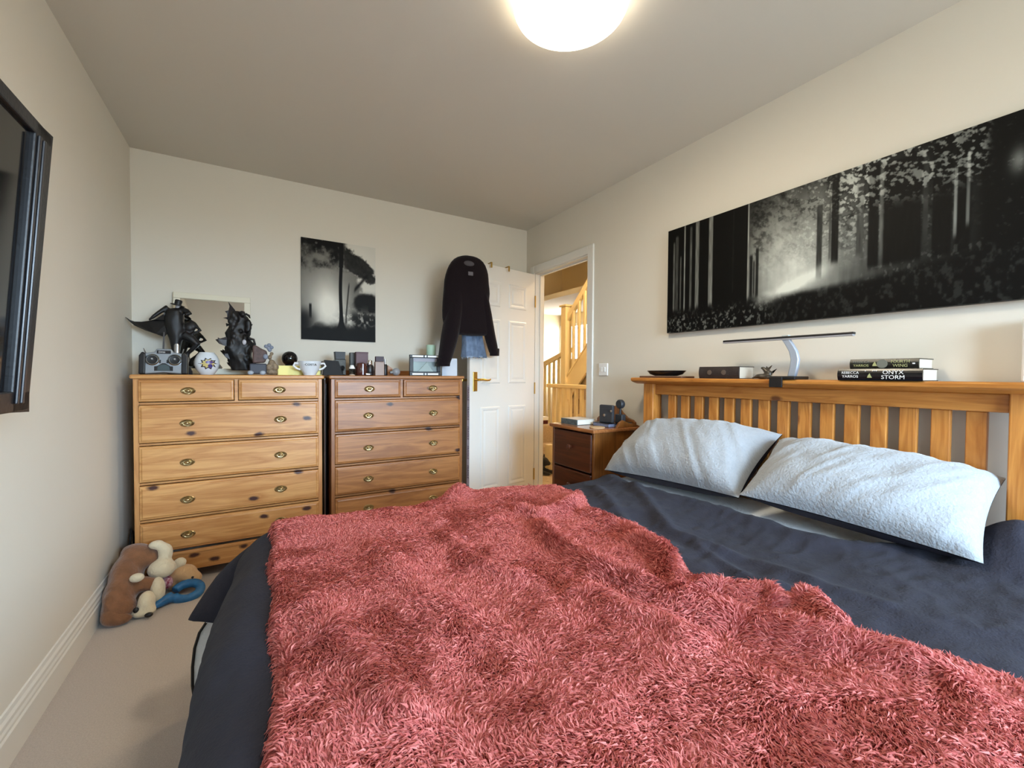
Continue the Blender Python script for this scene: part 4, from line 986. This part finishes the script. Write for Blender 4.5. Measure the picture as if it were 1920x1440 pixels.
m.build('cape', M_STAT, cf)
a, b = cq(860, 1440), cq(1350, 1440)
MB().lathe([(0, 0), (1, 0), (1, .020), (.92, .032), (.6, .05), (0, .055)], (cq(1110, 1440).x, 0, 0), 22, None, (b.x-a.x)/2, .045).build('rocky_base', M_STATG, cf, smooth=True)

# radio control transmitter
tx = thing('radio_transmitter', 'silver and black two stick radio control transmitter on the left chest', 'transmitter', (.192, 2.955, ZT)); tx.rotation_euler = (math.radians(-8), 0, 0)
tw_ = .100
body = [(-.100, .0), (-.094, .09), (-.080, .115), (-.040, .122), (-.032, .140), (.032, .140), (.040, .122), (.080, .115), (.094, .09), (.100, 0), (.06, .004), (0, .010), (-.06, .004)]
MB().prism(body, -.012, .030, 'y').build('case', plain('silver_case', sr(150, 156, 162), .35, .3), tx, bevel=.006)
for s in (-1, 1):
    MB().prism([(s*.104, .0), (s*.104, .10), (s*.090, .122), (s*.076, .112), (s*.076, .0)][::s], -.020, .036, 'y').build('side_grip', M_BLACK, tx, bevel=.006)
    MB().lathe([(.031, 0), (.031, .006), (.028, .009), (.025, .005), (0, .003)], (s*.048, -.012, .078), 28, Matrix.Rotation(math.radians(90), 3, 'X')).build('gimbal_ring', plain('chrome', sr(190, 196, 200), .15, 1), tx, smooth=True)
    MB().lathe([(0, .004), (.023, .006), (.023, 0), (0, 0)][::-1], (s*.048, -.0135, .078), 24, Matrix.Rotation(math.radians(90), 3, 'X')).build('gimbal_cup', M_BLACK, tx, smooth=True)
    MB().tube([(s*.048, -.015, .078), (s*.048+.002, -.036, .080)], [.004, .0045], 10).build('stick', M_STEEL, tx, smooth=True)
    MB().box(s*.016-.004, s*.016+.004, -.015, -.012, .060, .078).build('trim_switch', M_BLACK, tx, bevel=.001)
    MB().tube([(s*.078, .0, .115), (s*.086, -.012, .140)], [.003, .0025], 8).build('toggle_switch', M_STEEL, tx)
MB().prism([(-.040, .018), (.040, .018), (.040, .042), (.028, .044), (.006, .060), (-.006, .060), (-.028, .044), (-.040, .042)], -.014, -.010, 'y').build('screen_surround', M_BLACK, tx, bevel=.001)
MB().prism([(-.027, .020), (.027, .020), (.024, .042), (.008, .053), (-.008, .053), (-.024, .042)], -.0155, -.013, 'y').build('lcd_screen', plain('lcd', sr(74, 88, 92), .2), tx)
MB().box(-.030, .030, -.0145, -.011, .112, .130).build('name_plate', plain('name_plate_black', sr(26, 24, 28), .3), tx, bevel=.001)
text_mesh('name_lettering', 'DX6i', .013, M_WT, tx, basis((-.008, -.0150, .120), (1, 0, 0), (0, 0, 1), (0, -1, 0)), .0003)
MB().tube([(-.004, .004, .138), (-.004, .006, .235)], [.0045, .0035], 10).build('aerial', plain('grey_aerial', sr(70, 70, 74), .4), tx, smooth=True)
MB().loft([ring(.052, .008, z, rx, .006, 12) for z, rx in ((.118, .012), (.165, .012), (.172, .008))]).build('carry_handle', M_STEEL, tx, smooth=True)

# white vase with a comic starburst
vs_ = thing('vase', 'round white ceramic vase printed with a dark and yellow starburst', 'vase', (.381, 2.975, ZT))
vp = [(0, 0), (.030, 0), (.036, .006), (.052, .030), (.060, .058), (.058, .084), (.048, .108), (.037, .122), (.035, .126), (.031, .122), (.040, .106), (.050, .080), (0, .02)]
MB().lathe(vp, n=36).build('vase_body', plain('white_glaze', sr(216, 222, 228), .2, coat=.3), vs_, smooth=True)
def star(name, sc, mat, off, pts, cx=.010, cz=.062):
    """thin decal wrapped on the front of the vase"""
    n = len(pts); v = []; fr = (.02, .3, .55, .8, 1.0)
    for f in fr:
        for a, b in pts:
            x = cx+a*sc*f; z = cz+b*sc*f; R = np.interp(z, [p[1] for p in vp[1:8]], [p[0] for p in vp[1:8]])+off
            v.append((x, -math.sqrt(max(1e-8, R*R-x*x)), z))
    MB().add(v, [tuple(range(n))]+[(k*n+i, (k+1)*n+i, (k+1)*n+(i+1) % n, k*n+(i+1) % n) for k in range(len(fr)-1) for i in range(n)]).build(name, mat, vs_)
sp8 = []
for k in range(20):
    a = 2*math.pi*k/20; r_ = (1.0 if k % 2 == 0 else .70)*(1.12 if k in (10,) else 1)
    sp8.append((math.cos(a)*r_*1.25, math.sin(a)*r_))
star('starburst_outline', .034, plain('ink_navy', sr(28, 24, 50), .3), .0006, sp8)
star('starburst_fill', .026, plain('ink_yellow', sr(206, 190, 122), .3), .0012, sp8)
star('starburst_patch', .013, plain('ink_purple', sr(86, 62, 120), .3), .0018, [(math.cos(a)*1.4, math.sin(a)*.7) for a in np.linspace(0, 2*math.pi, 13)[:-1]], .016, .070)
star('starburst_patch', .012, plain('ink_blue', sr(70, 60, 128), .3), .0018, [(math.cos(a)*.9, math.sin(a)*.9) for a in np.linspace(0, 2*math.pi, 13)[:-1]], .020, .050)

# dragon castle sculpture
GY = 3.06
dg = thing('dragon_sculpture', 'tall dark grey dragon sculpture with spread wings on the left chest', 'sculpture', (.53, GY, ZT))
def gq(cx, cy, dy=0):
    p = at(390+cx/10.2857, 560+cy/10.2857, y=GY+dy); return Vector((p.x-.53, dy, p.z-ZT))
m = MB(); rr = []
for cy, xl, xr, dp in ((235, 500, 620, .012), (280, 450, 690, .024), (340, 420, 770, .030), (450, 430, 820, .036), (560, 400, 820, .040), (660, 330, 770, .042), (760, 350, 790, .045), (860, 330, 890, .05), (950, 320, 890, .052), (1050, 330, 850, .052), (1160, 400, 860, .055), (1260, 420, 940, .058), (1380, 430, 960, .06)):
    a, b = gq(xl, cy), gq(xr, cy); rr.append(ring((a.x+b.x)/2, 0, a.z, (b.x-a.x)/2, dp, 22, 2.0, .09))
m.loft(rr[::-1])
random.seed(5)
for k in range(26):
    cy = random.uniform(300, 1200); cx = random.uniform(400, 800); m.ell(gq(cx, cy, -.035), (random.uniform(.010, .022), .018, random.uniform(.012, .026)))
m.build('sculpture_body', M_STAT, dg, voxel=.0045)
wg_ = MB()
def wing(pts, d0=-.012):
    f_ = [gq(a, b, d0+.010*math.sin(a*.02)) for a, b in pts]; n = len(f_); k_ = [v+Vector((0, .008, 0)) for v in f_]
    MB().add(f_+k_, [tuple(range(n)), tuple(range(2*n-1, n-1, -1))]+[(i, i+n, (i+1) % n+n, (i+1) % n) for i in range(n)]).build('wing', M_STATG, dg)
wing([(390, 55), (450, 130), (520, 215), (560, 330), (520, 430), (420, 440), (350, 385), (290, 370), (370, 355), (365, 280), (325, 245), (395, 225), (415, 150)])
wing([(140, 790), (190, 775), (190, 745), (230, 770), (345, 735), (420, 800), (420, 930), (310, 905), (215, 870)], -.03)
wing([(285, 1050), (330, 1060), (420, 1060), (440, 1180), (380, 1165), (320, 1110)], -.03)
hr = MB()
for pts in ([(620, 280), (660, 255), (715, 262)], [(680, 310), (740, 300), (790, 330), (812, 380)], [(760, 500), (840, 500), (800, 590)], [(790, 620), (800, 690), (780, 760)], [(350, 505), (420, 500)], [(780, 770), (880, 790), (905, 880), (840, 990)], [(480, 640), (420, 760), (430, 880)]):
    hr.tube([gq(a, b, -.02) for a, b in pts], [.011]+[.007]*(len(pts)-2)+[.0025], 8)
hr.build('horn', M_STAT, dg, smooth=True)
sk = MB(); sk.ell(gq(700, 840, -.06), (.011, .010, .016)); sk.build('skull', plain('bone_silver', sr(190, 188, 196), .3), dg, smooth=True)

# resin ornament beside it
rw = thing('resin_ornament', 'brown hooded resin ornament with grey flowers beside the dragon sculpture', 'ornament', (.66, 2.945, ZT))
def rq(cx, cy, dy=0):
    p = at(390+cx/10.2857, 560+cy/10.2857, y=2.945+dy); return Vector((p.x-.66, dy, p.z-ZT))
pl = [rq(a, b) for a, b in ((860, 900), (930, 905), (1020, 960), (1130, 1010), (1150, 1100), (1100, 1235), (860, 1250))]
MB().prism([(v.x, v.z) for v in pl], -.028, .040, 'y').build('hood', plain('brown_resin', sr(92, 70, 66), .6, var=.4, vscale=60), rw, bevel=.008)
a, b = rq(800, 1250), rq(1130, 1390); MB().box(a.x, b.x, -.035, .045, .006, a.z).build('cart_bed', plain('slate_resin', sr(48, 50, 62), .5), rw, bevel=.006)
for cx in (820, 1055): 
    p = rq(cx, 1375, -.038); MB().ell((p.x, p.y, .013), (.016, .008, .013)).build('pale_wheel', plain('pale_grey_resin', sr(158, 166, 176), .5), rw, smooth=True)
m = MB()
for a, b in ((1120, 920), (1180, 895), (1225, 940), (1170, 960), (1190, 990)): m.ell(rq(a, b, -.01), (.011, .010, .011))
p = rq(1110, 1120, -.03); m.ell(p, (.014, .010, .016)); m.build('grey_flowers', plain('blue_grey_resin', sr(128, 136, 152), .6), rw, smooth=True)
m = MB()
for a, b, r_ in ((1230, 1060, .011), (1190, 1130, .013), (1230, 1240, .020), (1290, 1320, .022), (1170, 1330, .022)): m.ell(rq(a, b, -.005), r_)
p = rq(1230, 1380); m.ell((p.x, 0, .016), (.034, .022, .016)); m.build('seated_figure', plain('tan_resin', sr(150, 130, 104), .6, var=.5, vscale=70), rw, voxel=.004)

# yellow note pads, ball, cup
tag(MB().box(-.128, .128, 0, .055, 0, .058).build('note_pad', plain('pale_yellow_paper', sr(250, 240, 158), .8), bevel=.001, loc=(.862, 2.965, ZT)), 'block of pale yellow notes behind the white two handled cup', 'note pad')
bl = thing('black_ball', 'glossy black ball on a small stand behind the yellow notes', 'ball', (.806, 3.11, ZT))
MB().lathe([(0, 0), (.030, 0), (.030, .05), (.024, .070), (0, .070)], n=20).build('stand', M_BLACKM, bl, smooth=True)
MB().ell((0, 0, .106), .047, 24, 16).build('ball', plain('glass_black', sr(18, 14, 16), .08), bl, smooth=True)
cu = thing('cup', 'white two handled cup lettered COSTA in front of the yellow notes', 'cup', (.905, 2.905, ZT))
MB().lathe([(0, 0), (.034, 0), (.036, .006), (.054, .040), (.064, .078), (.066, .086), (.063, .086), (.052, .042), (.03, .012), (0, .010)], n=36).build('bowl', plain('white_china', sr(222, 228, 234), .15, coat=.4), cu, smooth=True)
for s in (-1, 1):
    MB().tube([(s*.060, 0, .072), (s*.082, 0, .074), (s*.090, 0, .058), (s*.074, 0, .042), (s*.052, 0, .034)], .0065, 10).build('handle', plain('white_china_handle', sr(228, 230, 232), .15), cu, smooth=True)
text_mesh('cup_lettering', 'COSTA', .019, M_BLACK, cu, basis((0, -.0645, .064), (1, 0, 0), (0, .35, .94), (0, -.94, .35)), .0004, 1.05)

# ------------------------------------------------------------------ toiletries on the right chest
def on(px, y): return at(px, 690, y=y).x
def ctn(name, label, cat, x, y, parts, rz=0):
    t = thing(name, label, cat, (x, y, ZT), rz)
    for nm, mb, mt_, sm in parts: mb.build(nm, mt_, t, smooth=sm, bevel=0 if sm else .002)
    return t
M_GREYB = plain('grey_card', sr(92, 94, 92), .6); M_MAROON = plain('maroon_card', sr(98, 66, 72), .5); M_PLUM = plain('plum_card', sr(56, 36, 48), .5)
M_AMBER = plain('dark_amber_glass', sr(70, 36, 30), .08, coat=.5); M_BRONZE = plain('bronze_glass', sr(140, 108, 86), .35)
ctn('wallet', 'black leather wallet leaning at the left end of the right chest', 'wallet', on(622, 2.965), 2.965, [
    ('wallet_body', MB().prism([(-.055, 0), (.065, 0), (.038, .092), (-.045, .098)], -.022, .022, 'y'), M_BLACKM, False),
    ('wallet_edge', MB().prism([(-.066, .004), (-.055, .004), (-.045, .094), (-.060, .090)], -.018, .018, 'y'), plain('tan_edge', sr(96, 88, 76), .7), False)])
ctn('cologne_bottle', 'tall black square cologne bottle next to the leaning wallet', 'bottle', on(637, 3.02), 3.02, [
    ('bottle', MB().box(-.034, .034, -.02, .02, 0, .105), plain('black_glass', sr(16, 16, 18), .1), False), ('cap', MB().prism([(-.030, .105), (.030, .105), (.032, .155), (-.034, .155)], -.02, .02, 'y'), M_CHARC, False)], .1)
ctn('carton', 'slim grey carton behind the tiny table lamp ornament', 'carton', on(664, 3.13), 3.13, [
    ('carton_body', MB().box(-.028, .028, -.02, .02, 0, .158), M_GREYB, False), ('carton_side', MB().box(-.031, -.0285, -.018, .018, .002, .156), plain('dark_card', sr(54, 56, 54), .6), False)])
ctn('miniature_lamp', 'miniature table lamp ornament with a white shade on the right chest', 'ornament', on(660, 2.89), 2.89, [
    ('shade', MB().lathe([(.008, .066), (.010, .066), (.020, .043), (.018, .043)], n=18), M_WHITEP, True), ('stem', MB().lathe([(0, .006), (.006, .006), (.004, .014), (.008, .018), (.004, .026), (.013, .036), (.010, .043), (0, .045)], n=14), plain('dark_stem', sr(44, 44, 40), .4), True),
    ('foot', MB().lathe([(0, 0), (.019, 0), (.018, .004), (.008, .008), (0, .009)], n=18), plain('pinkish_foot', sr(204, 178, 158), .4), True)])
ctn('carton', 'maroon perfume carton standing behind the dark amber bottle', 'carton', on(678, 3.07), 3.07, [
    ('carton_body', MB().box(-.040, .040, -.02, .02, 0, .160), M_MAROON, False), ('carton_lid', MB().box(-.041, .041, -.021, .021, .148, .161), plain('maroon_lid', sr(90, 58, 64), .5), False)])
ctn('perfume_bottle', 'squat dark amber perfume bottle in front of the maroon carton', 'bottle', on(678, 2.92), 2.92, [
    ('bottle', MB().lathe([(0, 0), (.036, 0), (.040, .006), (.039, .060), (.030, .080), (.010, .086), (0, .086)], n=26), M_AMBER, True), ('highlight_strip', MB().box(-.003, .005, -.0415, -.036, .004, .076), plain('pale_highlight', sr(206, 204, 220), .3), False)])  # pale strip is a painted glint on the glass
ctn('spray_bottle', 'black bottle with a chrome cap right of the amber bottle', 'bottle', on(693, 2.92), 2.92, [
    ('bottle', MB().lathe([(0, 0), (.024, 0), (.027, .004), (.027, .058), (.020, .070), (0, .070)], n=22), M_BLACK, True), ('cap', MB().lathe([(0, .070), (.016, .070), (.017, .074), (.017, .096), (.014, .100), (0, .100)], n=20), plain('chrome_cap', sr(210, 210, 214), .12, 1), True)])
ctn('lipstick', 'small silver tube lying in front of the black bottle', 'tube', on(690, 2.875), 2.875, [
    ('tube', MB().tube([(-.014, 0, .008), (.012, 0, .008)], .008, 12), M_STEEL, True), ('tube_cap', MB().tube([(.0125, 0, .008), (.022, 0, .008)], .0085, 12), M_BLACK, True)])
ctn('perfume_bottle', 'bronze glass perfume bottle with a dark plum cap', 'bottle', on(711, 2.93), 2.93, [
    ('bottle', MB().box(-.030, .030, -.016, .016, 0, .092), M_BRONZE, False), ('cap', MB().box(-.026, .028, -.014, .014, .0925, .128), M_PLUM, False)])
ctn('spray_bottle', 'narrow black bottle with a silver top beside the bronze bottle', 'bottle', on(722, 2.97), 2.97, [
    ('bottle', MB().lathe([(0, 0), (.013, 0), (.014, .004), (.014, .072), (.010, .078), (0, .078)], n=18), M_BLACK, True), ('cap', MB().lathe([(0, .078), (.007, .078), (.007, .112), (0, .114)], n=14), M_STEEL, True)])
ctn('door_wedge', 'wooden wedge leaning beside the round glass stopper', 'wedge', on(731, 3.02), 3.02, [
    ('wedge_body', MB().prism([(-.020, 0), (.040, 0), (.030, .038), (-.018, .072)], -.014, .014, 'y'), M_PINE2, False), ('wedge_pad', MB().box(-.018, .036, -.013, .013, -.0, .002), M_BLACKM, False)])
ctn('glass_stopper', 'grey frosted glass stopper lying on the right chest', 'stopper', on(741, 2.92), 2.92, [
    ('stopper_head', MB().ell((.006, 0, .026), (.028, .022, .026), 18, 12), plain('frosted_grey', sr(138, 140, 144), .35, coat=.3), True), ('stopper_neck', MB().tube([(-.012, 0, .024), (-.036, 0, .020)], [.012, .009], 12), plain('frosted_grey_neck', sr(120, 122, 124), .4), True)])
# low gallery at the back of the chest top
tag(MB().box(-.30, .30, -.012, 0, 0, .035).build('back_strip', M_PINE2, bevel=.003, loc=(1.45, D-.012, ZT)), 'low pine strip along the back of the right chest top', 'strip')
# black framed glass box and candle
gb = thing('photo_frame', 'black framed stand with a mirrored pyramid panel near the hoodie', 'frame', (on(797, 2.95), 2.95, ZT))
fw_, fh = .228, .148
for a in ((-fw_/2, fw_/2, 0, .030), (-fw_/2, fw_/2, fh-.022, fh)): MB().box(a[0], a[1], -.010, .010, a[2], a[3]).build('frame_rail', M_BLACK, gb, bevel=.002)
for a in ((-fw_/2, -fw_/2+.026), (fw_/2-.026, fw_/2)): MB().box(a[0], a[1], -.0095, .010, .030, fh-.022).build('frame_stile', M_BLACK, gb, bevel=.002)
MB().box(-fw_/2+.026, fw_/2-.026, .002, .006, .030, fh-.022).build('glass_panel', plain('grey_mirror', sr(132, 146, 148), .15, .5), gb)
MB().prism([(-.052, .030), (.060, .030), (.012, .096)], -.004, .002, 'y').build('pyramid', plain('pale_pyramid', sr(150, 166, 164), .3), gb)
MB().box(-fw_/2+.026, fw_/2-.026, -.002, .002, .100, .126).build('upper_band', plain('lilac_band', sr(150, 152, 164), .25), gb)
for z in (.006, fh-.016):
    for s in (-1, 1): MB().box(s*.056-.040, s*.056+.040, -.0115, -.009, z, z+.012).build('silver_inlay', M_WHITEP, gb)
    MB().lathe([(0, 0), (.007, 0), (.007, .002), (0, .002)], (0, -.010, z+.006), 14, Matrix.Rotation(math.radians(90), 3, 'X')).build('silver_inlay', M_STEEL, gb, smooth=True)
cn = thing('candle', 'pale mint green pillar candle behind the black frame', 'candle', (on(808, 3.06), 3.06, ZT))
MB().lathe([(0, 0), (.04, 0), (.04, .145), (.03, .150), (0, .150)], n=24).build('holder', M_BLACK, cn, smooth=True)
MB().lathe([(0, .150), (.033, .150), (.034, .156), (.034, .225), (.031, .229), (0, .227)], n=26).build('wax', plain('mint_wax', sr(176, 208, 188), .5), cn, smooth=True)
tag(MB().box(-.06, .06, -.006, .006, 0, .13).build('white_card', plain('white_card_paper', sr(206, 212, 222), .6), loc=(1.865, 3.0, ZT)), 'plain white card standing behind the black frame near the door', 'card')

# ------------------------------------------------------------------ soft toys on the floor by the skirting
M_BRN = plain('brown_plush', sr(138, 96, 68), .95, var=.25, vscale=25, bump=.9, bscale=90, sheen=.4, spec=.1)
M_CRP = plain('cream_plush', sr(224, 212, 184), .95, bump=.9, bscale=90, sheen=.4, spec=.1)
M_TAN = plain('tan_plush', sr(206, 168, 126), .95, bump=.9, bscale=90, sheen=.4, spec=.1)
pd = thing('plush_dog', 'large floppy brown and cream plush dog slumped against the left wall', 'soft toy', (.105, 2.635, 0))
def tq(px, py, dy, z=None):
    p = at(px, py, y=2.68+dy); return Vector((p.x-.11, dy, p.z))
m = MB()
m.ell((-.025, .06, .13), (.065, .12, .115)); m.ell((-.03, -.03, .09), (.062, .09, .09)); m.ell((.02, .11, .215), (.085, .075, .052), M=Matrix.Rotation(.5, 3, 'Y')); m.ell((-.02, -.09, .055), (.066, .065, .052)); m.ell((.05, -.01, .115), (.085, .036, .034), M=Matrix.Rotation(.25, 3, 'Y')); m.ell((-.045, -.10, .10), (.030, .05, .045))
m.build('body', M_BRN, pd, voxel=.011)
m = MB(); m.ell((.075, -.085, .055), (.034, .050, .052)); m.ell((.068, -.105, .024), (.050, .036, .024)); m.build('muzzle', M_CRP, pd, voxel=.008)
m = MB(); m.ell((.105, -.018, .075), (.030, .045, .062)); m.build('paw', M_CRP, pd, smooth=True)
m = MB(); m.ell((.110, .055, .150), (.060, .05, .048)); m.ell((.12, .09, .215), (.032, .035, .048)); m.ell((.085, .09, .262), (.035, .03, .022)); m.build('cream_paw', M_CRP, pd, voxel=.009)
m = MB(); m.ell((.035, -.05, .165), (.028, .02, .020)); m.build('chest_patch', M_CRP, pd, smooth=True)
m = MB(); m.ell((.092, -.140, .018), (.016, .011, .011)); m.build('nose', M_BLACK, pd, smooth=True)
m = MB(); m.ell((.045, -.125, .045), (.011, .009, .013)); m.build('eye', M_BLACK, pd, smooth=True)
m = MB(); m.ell((-.035, -.125, .040), (.045, .035, .045)); m.ell((-.01, -.14, .025), (.05, .028, .026)); m.build('ear', M_BRN, pd, voxel=.009)
pp_ = thing('plush_puppy', 'small tan plush puppy with a pink neckerchief beside the large plush dog', 'soft toy', (.285, 2.755, 0))
m = MB(); m.ell((.01, -.01, .085), (.060, .045, .045)); m.ell((.055, -.03, .060), (.036, .034, .034)); m.ell((-.03, .01, .05), (.05, .045, .05)); m.ell((.0, .03, .02), (.07, .05, .022)); m.build('body', M_TAN, pp_, voxel=.008)
m = MB(); m.ell((-.005, -.01, .145), (.030, .018, .026)); m.ell((-.028, -.01, .115), (.020, .018, .022)); m.build('ear', M_CRP, pp_, voxel=.006)
m = MB(); m.ell((.052, -.062, .075), (.006, .005, .006)); m.build('eye', M_BLACK, pp_, smooth=True)
m = MB(); m.ell((-.055, -.040, .065), (.026, .024, .032)); m.build('neckerchief', plain('pink_floral', sr(150, 44, 74), .8, col2=sr(226, 190, 204), vscale=70), pp_, smooth=True)
rp = thing('tug_toy', 'blue ring shaped tug toy lying in front of the plush puppy', 'pet toy', (.285, 2.62, .0))
lp_ = []
for k in range(15):
    a = math.radians(200+k*320/14); lp_.append((.035+.055*math.cos(a), .03+.045*math.sin(a), .028+.020*math.sin(a)))
m = MB(); m.tube(lp_, .022, 12); m.tube([(-.02, .0, .03), (-.06, -.035, .024), (-.105, -.075, .014)], [.026, .02, .007], 12)
m.build('rubber_ring', plain('blue_rubber', sr(42, 116, 176), .45, var=.3, vscale=40, bump=.3, bscale=60), rp, voxel=.006)
MB().tube([(-.104, -.074, .013), (-.118, -.085, .010)], [.007, .003], 8).build('rope_end', plain('blue_rope', sr(52, 96, 140), .9), rp, smooth=True)
# black cable looped in the corner
cbp = [at(a, b, y=3.05) for a, b in ((236, 1056), (234, 1030), (234, 1008), (240, 994), (247, 1000), (247, 1030), (243, 1060))]
tag(MB().tube([(max(p.x, .028)-.04, p.y-3.05+.02*k, max(p.z, .008)) for k, p in enumerate(cbp)], .005, 8).build('cable', M_BLACK, smooth=True, loc=(.04, 3.0, 0)), 'black cable looped up in the corner beside the left chest', 'cable')
